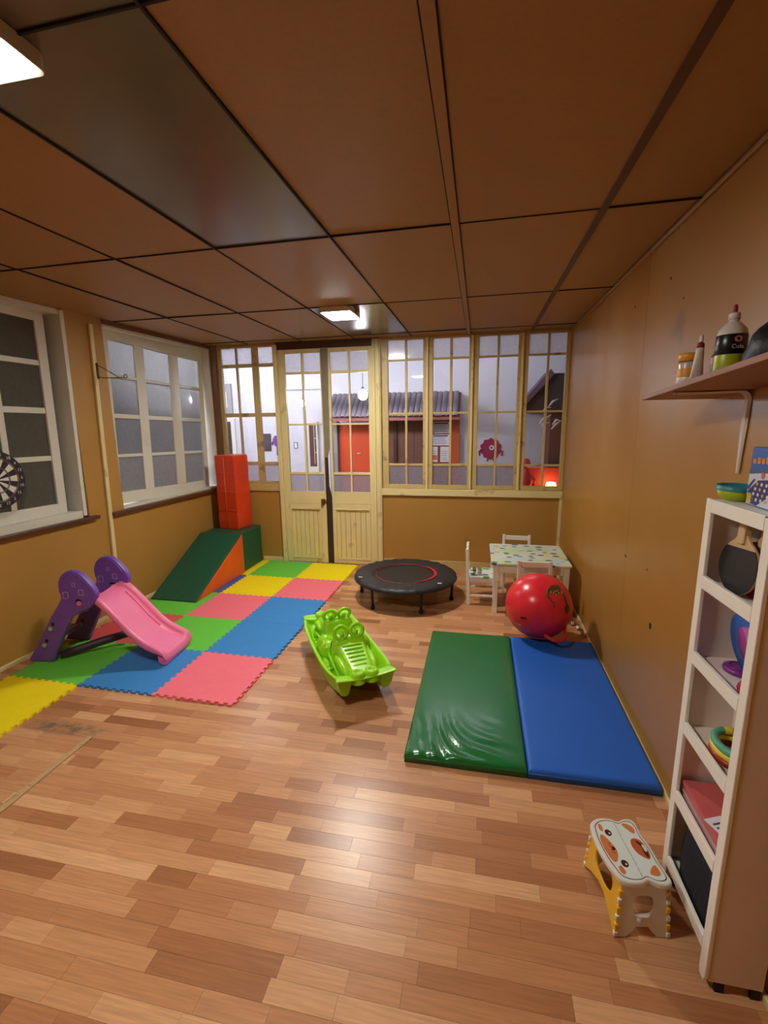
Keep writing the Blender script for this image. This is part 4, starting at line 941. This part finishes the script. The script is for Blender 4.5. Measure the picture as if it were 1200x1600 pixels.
t = thing('flying_disc', 'purple disc lying flat on the second tier', 'flying disc', (.80, 1.50, .9265)); B().lathe([(0, 0), (.040, 0), (.043, .006), (.04, .014), (.03, .016), (0, .016)], 32).done('plate', M('disc_purple', (136, 44, 140), .4), t)
B().lathe([(.03, .0162), (.03, .019), (.025, .019), (.025, .0162)], 28).done('ridge', MATS['disc_purple'], t)
t = thing('toy_ball', 'small red ball half hidden on the second tier', 'ball', (.745, 1.33, .93+.031)); B().lathe([(0, -.031)]+[(.031*math.sin(pi*k/12), -.031*math.cos(pi*k/12)) for k in range(1, 12)]+[(0, .031)], 20).done('shell', M('toy_red', (176, 20, 44), .35), t); B().tube([(.0312*math.cos(2*pi*k/24), .0312*math.sin(2*pi*k/24), 0) for k in range(24)], .0008, 5, closed=True).done('seam', MATS['toy_red'], t)
for k, (nm, rgb, r) in enumerate((('red', (170, 40, 36), .070), ('yellow', (232, 206, 60), .071), ('teal', (86, 168, 140), .073))):
    t = thing('throwing_ring', '%s throwing ring %s the stack on the third tier' % (nm, ('at the bottom of', 'in the middle of', 'on top of')[k]), 'ring', (.782, 1.43-.004*k, .6715+.0215*k+.012), 0, 'throwing rings on the third tier')
    B().tube([(r*.72*math.cos(2*pi*q/32), r*.92*math.sin(2*pi*q/32), 0) for q in range(32)], .0115, 10, closed=True).done('ring', M('ring_'+nm, rgb, .4), t)
    if nm == 'teal': 
        for a in (1.2, 4.2): B().tube([(r*.72*math.cos(a+.12*q), r*.92*math.sin(a+.12*q), .0005) for q in range(5)], .012, 10).done('yellow_band', M('ring_yellow', (232, 206, 60), .4), t)
BX = M('clear_pink_plastic', (196, 150, 150), .25, .1, 10); 
for k, (rgb, h, lab) in enumerate((((176, 140, 142), .035, 'pale pink flat plastic box at the bottom of the fourth tier'), ((188, 84, 84), .03, 'reddish flat plastic box stacked on the pale one in the fourth tier'))):
    t = thing('plastic_box', lab, 'box', (.784, 1.435, .4005+.0+(.0375 if k else 0)), .02*k, 'flat boxes in the fourth tier')
    B().prism(rrect(-.064, .060, -.135, .135, .01), 0, h-.008).done('body', M('box_%d' % k, rgb, .3, .12, 14), t, bevel=.003); B().prism(rrect(-.066, .062, -.138, .138, .01), h-.0075, h).done('lid', M('boxlid_%d' % k, tuple(min(255, c+14) for c in rgb), .3, .1, 14), t, bevel=.002)
t = thing('white_card', 'white printed card lying on the fourth tier boxes', 'card', (.755, 1.375, .470)); B().box(-.03, .03, -.04, .04, 0, .002).done('card', PAPER, t, rz=.4); b = B(); [b.box(-.02, .02-.008*(k % 2), -.028+.014*k, -.022+.014*k, .0022, .0028) for k in range(4)]; b.done('print', INK, t, rz=.4)
t = thing('pink_stick', 'thin pink stick at the back of the fourth tier', 'stick', (.815, 1.46, .478)); B().tube([(0, .07, .012), (.005, .0, .010), (.012, -.07, .005)], .004, 8).done('rod', M('stick_pink', (214, 110, 120), .5), t); B().lathe([(0, -.006), (.006, 0), (0, .006)], 8, (0, .07, .012)).done('tip', MATS['stick_pink'], t)
t = thing('black_bag', 'dark navy cloth bag filling the bottom tier', 'bag', (.782, 1.43, .1275))
rows = []
for k in range(7):
    z = .215*k/6; sc = (1, 1.02, 1.02, 1, .97, .9, .7)[k]
    rows.append([(.060*sc*math.copysign(abs(math.cos(a))**.5, math.cos(a)), .138*sc*math.copysign(abs(math.sin(a))**.5, math.sin(a))*(1+.02*math.sin(5*a+k)), z) for a in [2*pi*q/24 for q in range(24)]])
b = B(); b.grid(rows, closed_u=True); b.bm.faces.new(b.V[0]); b.bm.faces.new(b.V[-1]); b.done('body', M('navy_cloth', (20, 22, 34), .8, .2, 30, .2, 120), t); B().tube([(-.02, -.06, .21), (-.025, 0, .235), (-.02, .06, .21)], .006, 8).done('strap', MATS['navy_cloth'], t)
# on top of the shelf
t = thing('plastic_bowl', 'teal bowl nested in a lime bowl on top of the white shelf', 'bowl', (.77, 1.585, 1.4485))
B().lathe([(0, 0), (.03, 0), (.046, .012), (.052, .034), (.049, .034), (.043, .014), (.028, .005), (0, .005)], 28).done('lime_bowl', M('bowl_lime', (176, 190, 20), .4), t); B().lathe([(.0525, .030), (.0545, .046), (.0505, .046), (.046, .030), (.03, .018), (0, .016)], 28).done('teal_bowl', M('bowl_teal', (50, 140, 150), .4), t)
t = thing('lime_cup', 'small lime cup lying beside the bowls on the shelf top', 'cup', (.842, 1.565, 1.4485+.024)); t.rotation_euler = (pi/2, 0, .1)
B().lathe([(0, -.03), (.018, -.03), (.022, .03), (.019, .03), (.016, -.024), (0, -.024)], 20).done('body', MATS['bowl_lime'], t); B().lathe([(.0222, .026), (.0235, .028), (.0222, .031)], 20).done('rim', PEG, t)
BXB = M('game_box_blue', (24, 96, 178), .3, .1, 16); BXW = M('game_box_white', (206, 214, 226), .35, .05, 10); BXP = M('print_indigo', (58, 46, 110), .4, .1, 20); BXY = M('print_amber', (216, 180, 96), .4); BXO = M('print_orange', (214, 130, 50), .4)
def game_box(name, lab, x0, x1, y0, y1, h, rz, front):
    t = thing(name, lab, 'box', (x0, y1, 1.4485), rz)
    B().box(0, x1-x0, y0-y1, 0, 0, h).done('carton', BXB if front else M('box_dark_blue', (18, 64, 130), .3, .1, 16), t, bevel=.002)
    if front:
        L_ = y1-y0
        def pl(poly, m, nm, d=.0012): b = B(); b.prism([(-u, v) for u, v in poly], -d, -.0004, 'x'); b.done(nm, m, t)
        pl([(.002, .003), (L_-.002, .003), (L_-.002, h*.64), (.10, h*.60), (.05, h*.57), (.002, h*.53)], BXW, 'white_field')
        pl([(.002, h*.55), (.06, h*.585), (L_-.002, h*.65), (L_-.002, h*.69), (.05, h*.64), (.002, h*.60)], M('print_slate', (74, 92, 126), .4), 'band')
        pl([(.012, .006), (.055, .0035), (.13, .05), (.11, h*.50), (.05, h*.45), (.006, h*.24)], BXP, 'game_board', .0018)
        pl([(.0, h*.30), (.03, h*.47), (.036, h*.45), (.008, h*.26)], BXP, 'tray', .0018)
        for q in range(16):
            u = .03+.022*(q % 4)+.006*(q//4); v = h*(.12+.09*(q//4)); pl(circle(u, v, .005, .005, 8), BXY if q % 3 == 0 else PAPER, 'game_piece', .0024)
        pl(circle(.018, h*.12, .014, .016, 12), BXY, 'figure_blob', .0024); pl(circle(.07, h*.54, .008, .010, 10), M('print_coral', (200, 100, 104), .4), 'coral_mark', .0024)
        for q in range(5): pl(rrect(.014+.020*q, .030+.020*q, h*(.72+.006*q), h*(.80+.012*q+.02*(q % 2)), .003, 2), BXO, 'lettering', .002)
    return t
game_box('board_game_box', 'blue and white board game box standing on the white shelf', (.765), .815, 1.272, 1.52, .165, 0, True)
t = game_box('board_game_box', 'taller dark blue box behind the board game box', .82, .862, 1.268, 1.46, .232, 0, False)
B().box(-.0012, -.0003, -.19, -.004, .185, .19).done('white_line', PAPER, t); B().box(-.0012, -.0003, -.06, -.02, .20, .226).done('white_patch', PAPER, t)

# ------------------------------------------------------------------ wall shelf with craft supplies
SHELFW = M('brown_shelf_board', (150, 98, 70), .5, .08, 6, .03, 60, stretch=(1, .15, 1))
BY0, BY1 = .75, 2.05
def bz(y): return 1.766+(2.05-y)*.070
t = thing('wall_shelf', 'brown wall shelf board on white brackets above the storage shelf', 'wall shelf')
x0, x1, th = .622, XR-.0005, .017
B().hexa([(x0, BY0, bz(BY0)), (x1, BY0, bz(BY0)), (x1, BY1, bz(BY1)), (x0, BY1, bz(BY1)), (x0, BY0, bz(BY0)+th), (x1, BY0, bz(BY0)+th), (x1, BY1, bz(BY1)+th), (x0, BY1, bz(BY1)+th)]).done('board', SHELFW, t, bevel=.0015)
for y in (1.80, .92):
    z = bz(y)-.001
    b = B(); pr = []
    for k in range(7): a = pi/2*k/6; pr.append((XR-.002-.03+.03*math.sin(a), z-.03+.03*math.cos(a)-.0))
    path = [(.645, z-.002)] + [(.70, z-.003)] + pr + [(XR-.004, z-.12), (XR-.004, z-.275)]
    wdt = [.012, .016]+[.021]*7+[.019, .007]
    rows = []
    for i, ((px, pz), hw_) in enumerate(zip(path, wdt)):
        q0, q1 = path[max(i-1, 0)], path[min(i+1, len(path)-1)]; dx, dz = q1[0]-q0[0], q1[1]-q0[1]; l_ = math.hypot(dx, dz); nx, nz = -dz/l_*.006, dx/l_*.006
        rows.append([(px, y-hw_, pz), (px+nx*-1, y-hw_*.5, pz-nz), (px-nx, y+hw_*.5, pz-nz), (px, y+hw_, pz), (px+nx*.2, y, pz+nz*.2)])
    b.grid(rows, closed_u=True, smooth=False); b.bm.faces.new(b.V[0]); b.bm.faces.new(b.V[-1]); b.done('bracket', M('bracket_white', (212, 200, 188), .45), t)
def top(y): return bz(y)+th+.0008
PLW = M('white_plastic_bottle', (222, 216, 208), .35, .03)
t = thing('craft_jar', 'small jar with orange lid and label at the end of the wall shelf', 'jar', (.70, 1.845, top(1.845)))
B().lathe([(0, 0), (.032, 0), (.034, .004), (.034, .078), (.031, .086), (0, .086)], 28).done('body', M('jar_grey', (200, 186, 170), .25), t); B().lathe([(.0343, .014), (.0348, .015), (.0348, .064), (.0343, .065)], 28).done('label', M('label_amber', (222, 150, 40), .45, .12, 30), t)
B().lathe([(.033, .088), (.0355, .089), (.0355, .11), (.032, .115), (0, .115)], 28).done('lid', M('lid_orange', (226, 156, 40), .4), t); B().lathe([(.0350, .016), (.0354, .017), (.0354, .034), (.0350, .035)], 28).done('white_stripe', PLW, t)
t = thing('glue_tube', 'white squeeze tube with red collar beside the jar', 'tube', (.69, 1.755, top(1.755))); t.rotation_euler = (math.radians(-4), math.radians(3), 0)
rows = []
for k in range(8):
    s = k/7; a_, b_ = .022*(1-s)+.011*s, .003*(1-s)+.011*s
    rows.append([(a_*math.cos(q), b_*math.sin(q), .115*s) for q in [2*pi*i/16 for i in range(16)]])
b = B(); b.grid(rows, closed_u=True); b.bm.faces.new(b.V[0]); b.bm.faces.new(b.V[-1]); b.done('body', PLW, t); B().lathe([(0, .1155), (.011, .1155), (.011, .128), (.006, .133), (0, .133)], 16).done('collar', M('collar_red', (130, 40, 36), .4), t); B().lathe([(.0055, .1335), (.006, .15), (.003, .158), (0, .158)], 12).done('nozzle', PLW, t)
t = thing('paint_bottle', 'small maroon bottle with red cap behind the squeeze tube', 'bottle', (.722, 1.69, top(1.69)))
B().lathe([(0, 0), (.02, 0), (.021, .004), (.021, .075), (.01, .09), (0, .09)], 20).done('body', M('bottle_maroon', (96, 44, 40), .35), t); B().lathe([(.0105, .0905), (.0125, .091), (.0125, .115), (0, .117)], 16).done('cap', M('cap_red', (176, 40, 50), .4), t)
B().lathe([(.0212, .05), (.0216, .051), (.0216, .07), (.0212, .071)], 20).done('pink_band', M('band_pink', (214, 150, 150), .5), t)
t = thing('glue_bottle', 'large white glue bottle with black and lime label and red tip', 'bottle', (.705, 1.585, top(1.585)))
B().lathe([(0, 0), (.035, 0), (.038, .004), (.038, .112), (.034, .128), (.018, .145), (.0125, .149), (.0125, .155), (0, .155)], 32).done('body', PLW, t)
B().lathe([(.0383, .012), (.0386, .013), (.0386, .056), (.0383, .057)], 32).done('lime_label', M('label_lime', (168, 184, 30), .35, .1, 20), t); B().lathe([(.0383, .0575), (.0387, .058), (.0387, .112), (.0383, .1125)], 32).done('black_label', M('label_black', (20, 18, 20), .3), t)
B().lathe([(.013, .1555), (.0145, .156), (.0145, .170), (.012, .173), (0, .173)], 20).done('collar', PLW, t); B().lathe([(.0065, .1735), (.0055, .192), (.003, .196), (0, .196)], 14).done('tip', M('tip_red', (160, 40, 30), .4), t)
dcam = Vector((-.705, -1.585, 0)).normalized(); az = math.atan2(dcam.y, dcam.x)
def onlabel(a, z, e=.0392): return (e*math.cos(az+a), e*math.sin(az+a), z)
b = B(); vs = [b.bm.verts.new(onlabel(.42+.26*math.cos(2*pi*k/16), .098+.0085*math.sin(2*pi*k/16))) for k in range(16)]; b.bm.faces.new(vs); b.done('oval_badge', M('badge_pink', (214, 150, 140), .5), t)
cm = Matrix.Translation(Vector(onlabel(.40, .077, .0394))) @ Matrix.Rotation(az+.40+pi/2, 4, 'Z') @ Matrix.Rotation(pi/2, 4, 'X')
text_mesh('Cola', .016, PAPER, 'lettering', t, cm, .0002)
t = thing('black_pouch', 'crumpled black pouch at the right end of the wall shelf', 'pouch', (.725, 1.40, top(1.40)))
rows = []
for k in range(8):
    z = .105*k/7; sc = (.9, 1.03, 1.05, 1, .92, .8, .62, .35)[k]
    rows.append([(.058*sc*math.cos(a)*(1+.08*math.sin(3*a+k)), .085*sc*math.sin(a)*(1+.07*math.sin(4*a+2*k)), z) for a in [2*pi*q/22 for q in range(22)]])
b = B(); b.grid(rows, closed_u=True); b.bm.faces.new(b.V[0]); b.bm.faces.new(b.V[-1]); b.done('body', M('black_cloth', (24, 24, 28), .45, .2, 30, .3, 60), t); B().tube([(0, -.04, .095), (-.01, 0, .118), (0, .04, .095)], .005, 8).done('strap', MATS['black_cloth'], t)

# ------------------------------------------------------------------ bear step stool
YEL = M('stool_yellow', (238, 186, 20), .35, .03); STW = M('stool_white', (226, 222, 216), .35, .02); BRN = M('bear_brown', (214, 122, 70), .4, .02); DKB = M('bear_dark', (70, 20, 24), .35, .02); LNK = M('bear_line', (50, 48, 50), .4, .02); TEALW = M('bear_white', (220, 232, 228), .35, .02)
t = thing('step_stool', 'folding step stool with white bear-face top and yellow sides', 'stool', (.547, 1.507, 0), math.radians(10))
OUT = [(-.0917,.1016),(-.0701,.1199),(-.0431,.128),(-.0135,.126),(.0032,.1182),(.0165,.1143),(.0396,.1243),(.063,.1239),(.0753,.108),(.0741,.0825),(.0725,.0539),(.0765,.03),(.0804,-.0072),(.0794,-.0544),(.0825,-.0865),(.0838,-.1128),(.0777,-.125),(.0603,-.1312),(.0388,-.1286),(.0211,-.1184),(.0081,-.1156),(-.0142,-.125),(-.0441,-.127),(-.0697,-.1199),(-.0838,-.1064),(-.0909,-.083),(-.0975,-.0573),(-.103,-.0204),(-.104,.0146),(-.1017,.0551),(-.0965,.0838)]
B().prism(smooth_poly(OUT, 3), .196, .2175).done('seat', STW, t, bevel=.006, seg=3)
INN = smooth_poly([(x*.87, y*.90) for x, y in OUT], 3); IN2 = smooth_poly([(x*.845, y*.882) for x, y in OUT], 3)
zt = .2176
b = B(); b.ringprism(INN, IN2, zt, zt+.0005); b.done('outline_print', LNK, t)
b = B(); b.prism(smooth_poly([(x*.84, y*.878) for x, y in OUT], 3), zt, zt+.0003); b.done('face_print', TEALW, t)
def prt(poly, m, nm, z=.0006, sm=2): b = B(); b.prism(smooth_poly(poly, sm) if sm > 1 else poly, zt+.0004, zt+z+.0004); b.done(nm, m, t)
prt([(-.078, .0498), (-.0657, .0519), (-.0497, .0155), (-.0452, -.0161), (-.0593, -.0468), (-.0720, -.0520), (-.0800, -.0372), (-.0850, -.0029), (-.084, .03)], BRN, 'muzzle_print')
for y, nm in ((.0616, 0), (-.058, 1)):
    x = -.0436+.003*nm; prt(circle(x, y, .0115, .0135, 16), DKB, 'eye_print', .0006, 1); prt(circle(x+.003, y-.003, .003, .004, 10), PAPER, 'eye_glint', .0010, 1)
prt([(-.0666, .096), (-.0566, .0962), (-.0557, .0767), (-.0625, .067), (-.0699, .0765)], BRN, 'cheek_print'); prt([(-.0669, -.0698), (-.0563, -.0664), (-.0504, -.0855), (-.0572, -.0966), (-.0676, -.0905)], BRN, 'cheek_print')
prt([(.0202, .0973), (.0355, .1015), (.0535, .088), (.0557, .0726), (.0473, .0581), (.0323, .0742)], BRN, 'ear_print'); prt([(.0537, -.063), (.0600, -.0693), (.0610, -.09), (.0520, -.1010), (.0361, -.1000), (.0263, -.0921), (.0385, -.0745)], BRN, 'ear_print')
prt([(.0212, .031), (.038, .0394), (.0560, .0298), (.0630, .0032), (.0610, -.0246), (.0534, -.0400), (.0424, -.0385), (.0232, -.0219), (.0152, .0058)], M('bear_rust', (190, 90, 52), .4), 'hand_hold_print')
prt([(.036, .030), (.050, .022), (.0585, .0), (.056, -.028), (.049, -.036), (.044, -.020), (.046, .004), (.040, .018)], DKB, 'hand_hold_hole', .0010)
prt([(.050, .0133), (.060, .010), (.060, -.0074), (.0517, -.0146), (.0495, -.0007)], PAPER, 'hand_hold_glint', .0014)
prt([(-.0553, .0065), (-.0466, -.0022), (-.0514, -.0092), (-.0601, -.0076)], DKB, 'nose_print', .0010)
b = B()
for s in (1, -1): b.tube([(-.056, .0+.001, zt+.0016), (-.064, s*.008, zt+.0016), (-.060, s*.018, zt+.0016), (-.053, s*.020, zt+.0016)], .0007, 5)
b.done('mouth_print', DKB, t)
b = B(); b.tube([(-.004, .110, zt+.0005), (-.006, .04, zt+.0005), (-.004, -.03, zt+.0005), (-.006, -.105, zt+.0005)], .0011, 5); b.done('fold_line', M('fold_grey', (150, 158, 156), .5), t)
for k in range(11): B().box(-.0075, .0015, .088-.018*k, .094-.018*k, zt+.0004, zt+.0012).done('hinge_tab', STW, t)
def leg_panel(w_bot, w_top, arch, hole, mat, nm, place):
    outer = [(-w_bot, .0), (-w_bot+.03, .0), (-w_bot+.05, arch*.55), (-.02, arch), (.02, arch), (w_bot-.05, arch*.55), (w_bot-.03, .0), (w_bot, .0), (w_top, .193), (-w_top, .193)]
    O, I = holed(outer, *hole)
    b = B(); b.ringprism(O, I, -.004, .004, 'y'); o = b.done(nm, mat, t, bevel=.0015)
    o.matrix_local = place; return o
RX = lambda s: Matrix.Rotation(s, 4, 'X')
for s in (-1, 1):
    leg_panel(.128, .112, .058, ((0, .128), .064, .046, 40, 2.3), YEL, 'yellow_side', Matrix.Translation((s*.087, 0, .001)) @ Matrix.Rotation(pi/2, 4, 'Z') @ RX(-s*math.radians(5)))
    e = leg_panel(.082, .072, .038, ((0, .118), .034, .036, 40, 3), STW, 'white_end', Matrix.Translation((0, s*.122, .001)) @ RX(math.radians(s*4)))
    B().tube([(-.034, s*-.004, .083), (-.015, s*.006, .078), (.015, s*.006, .078), (.036, s*-.002, .086)], .0035, 8).done('pull_cord', STW, e)
    B().lathe([(0, 0), (.006, .004), (.007, .014), (.004, .022), (0, .024)], 10, (-.012, s*.006, .055)).done('cord_knob', STW, e)
for sx in (-1, 1):
    for sy in (-1, 1):
        for k in range(6):
            z = .012+.031*k; f = z/.2
            B().box(-.006, .006, -.006, .006, -.009, .009).done('hinge_knuckle', STW if k % 2 == 0 else YEL, t, bevel=.002, loc=(sx*(.087-.012*f), sy*(.124-.012*f), z))

# ------------------------------------------------------------------ dartboard on the left window
e = Vector((math.sin(-LROT), math.cos(LROT), 0)); nrm = Vector((math.cos(LROT), math.sin(LROT), 0))
t = thing('dartboard', 'round black and white dartboard cut off by the left picture edge', 'dartboard')
pos = Vector((LW0, 0, 0))+e*2.535+nrm*.05; 
t.matrix_world = Matrix(((e.x, -nrm.x, 0, pos.x), (e.y, -nrm.y, 0, pos.y), (0, 0, 1, 1.338), (0, 0, 0, 1)))
DBK = M('dart_black', (30, 22, 26), .6, .05); DWH = M('dart_white', (214, 212, 200), .6, .04); DPL = M('dart_plum', (70, 40, 56), .6)
b = B(); b.prism(circle(0, 0, .2, .2, 60), 0, .025, 'y'); b.done('board', DBK, t, bevel=.003)
for k in range(20):
    a0 = pi/2-2*pi*(k-.5)/20; a1 = a0-2*pi/20
    def arc(r0, r1, m, nm):
        pts = [(r0*math.cos(a0+(a1-a0)*q/4), r0*math.sin(a0+(a1-a0)*q/4)) for q in range(5)]+[(r1*math.cos(a1+(a0-a1)*q/4), r1*math.sin(a1+(a0-a1)*q/4)) for q in range(5)]
        b = B(); b.prism(pts, -.001, -.0002, 'y'); b.done(nm, m, t)
    m = DBK if k % 2 == 0 else DWH
    arc(.016, .086, m, 'inner_segment'); arc(.096, .144, m, 'outer_segment')
    arc(.0865, .0955, DPL if k % 2 == 0 else M('dart_grey', (120, 116, 110), .6), 'treble_segment'); arc(.1445, .153, DPL if k % 2 == 0 else MATS['dart_grey'], 'double_segment')
    am = pi/2-2*pi*k/20; num = (20, 1, 18, 4, 13, 6, 10, 15, 2, 17, 3, 19, 7, 16, 8, 11, 14, 9, 12, 5)[k]
    text_mesh(str(num), .030, DWH, 'number', t, Matrix.Translation((.176*math.cos(am), -.0012, .176*math.sin(am))) @ Matrix.Rotation(pi/2, 4, 'X'), .0005)
for r in (.016, .086, .096, .144, .154): B().tube([(r*math.cos(2*pi*q/48), -.002, r*math.sin(2*pi*q/48)) for q in range(48)], .0009, 5, closed=True).done('wire', STEEL, t)
b = B(); b.prism(circle(0, 0, .0155, .0155, 16), -.0012, -.0002, 'y'); b.done('bull', M('dart_red', (150, 40, 40), .6), t)
b = B(); b.tube([(0, .02, .2), (0, .035, .5), (0, .045, .7)], .002, 6); b.done('hanging_cord', STEEL, t)
# ------------------------------------------------------------------ wire arm on the cream batten
t = thing('wire_bracket', 'thin dark wire arm sticking out of the cream batten', 'bracket', (XL(3.51)+.024, 3.505, 2.10))
IR = M('dark_iron', (66, 50, 40), .4, .1, 20, metal=.6)
B().tube([(0, 0, .095), (.09, 0, .05), (.19, 0, -.008), (.205, 0, -.014)], .003, 7).done('brace', IR, t)
B().tube([(0, 0, -.002), (.04, 0, -.012), (.15, 0, -.016), (.25, 0, -.016)], .0035, 7).done('arm', IR, t)
B().tube([(.267+.016*math.cos(2*pi*k/16), 0, -.006+.016*math.sin(2*pi*k/16)) for k in range(16)], .003, 7, closed=True).done('ring', IR, t)
B().box(-.002, .006, -.008, .008, -.02, .11).done('plate', IR, t)
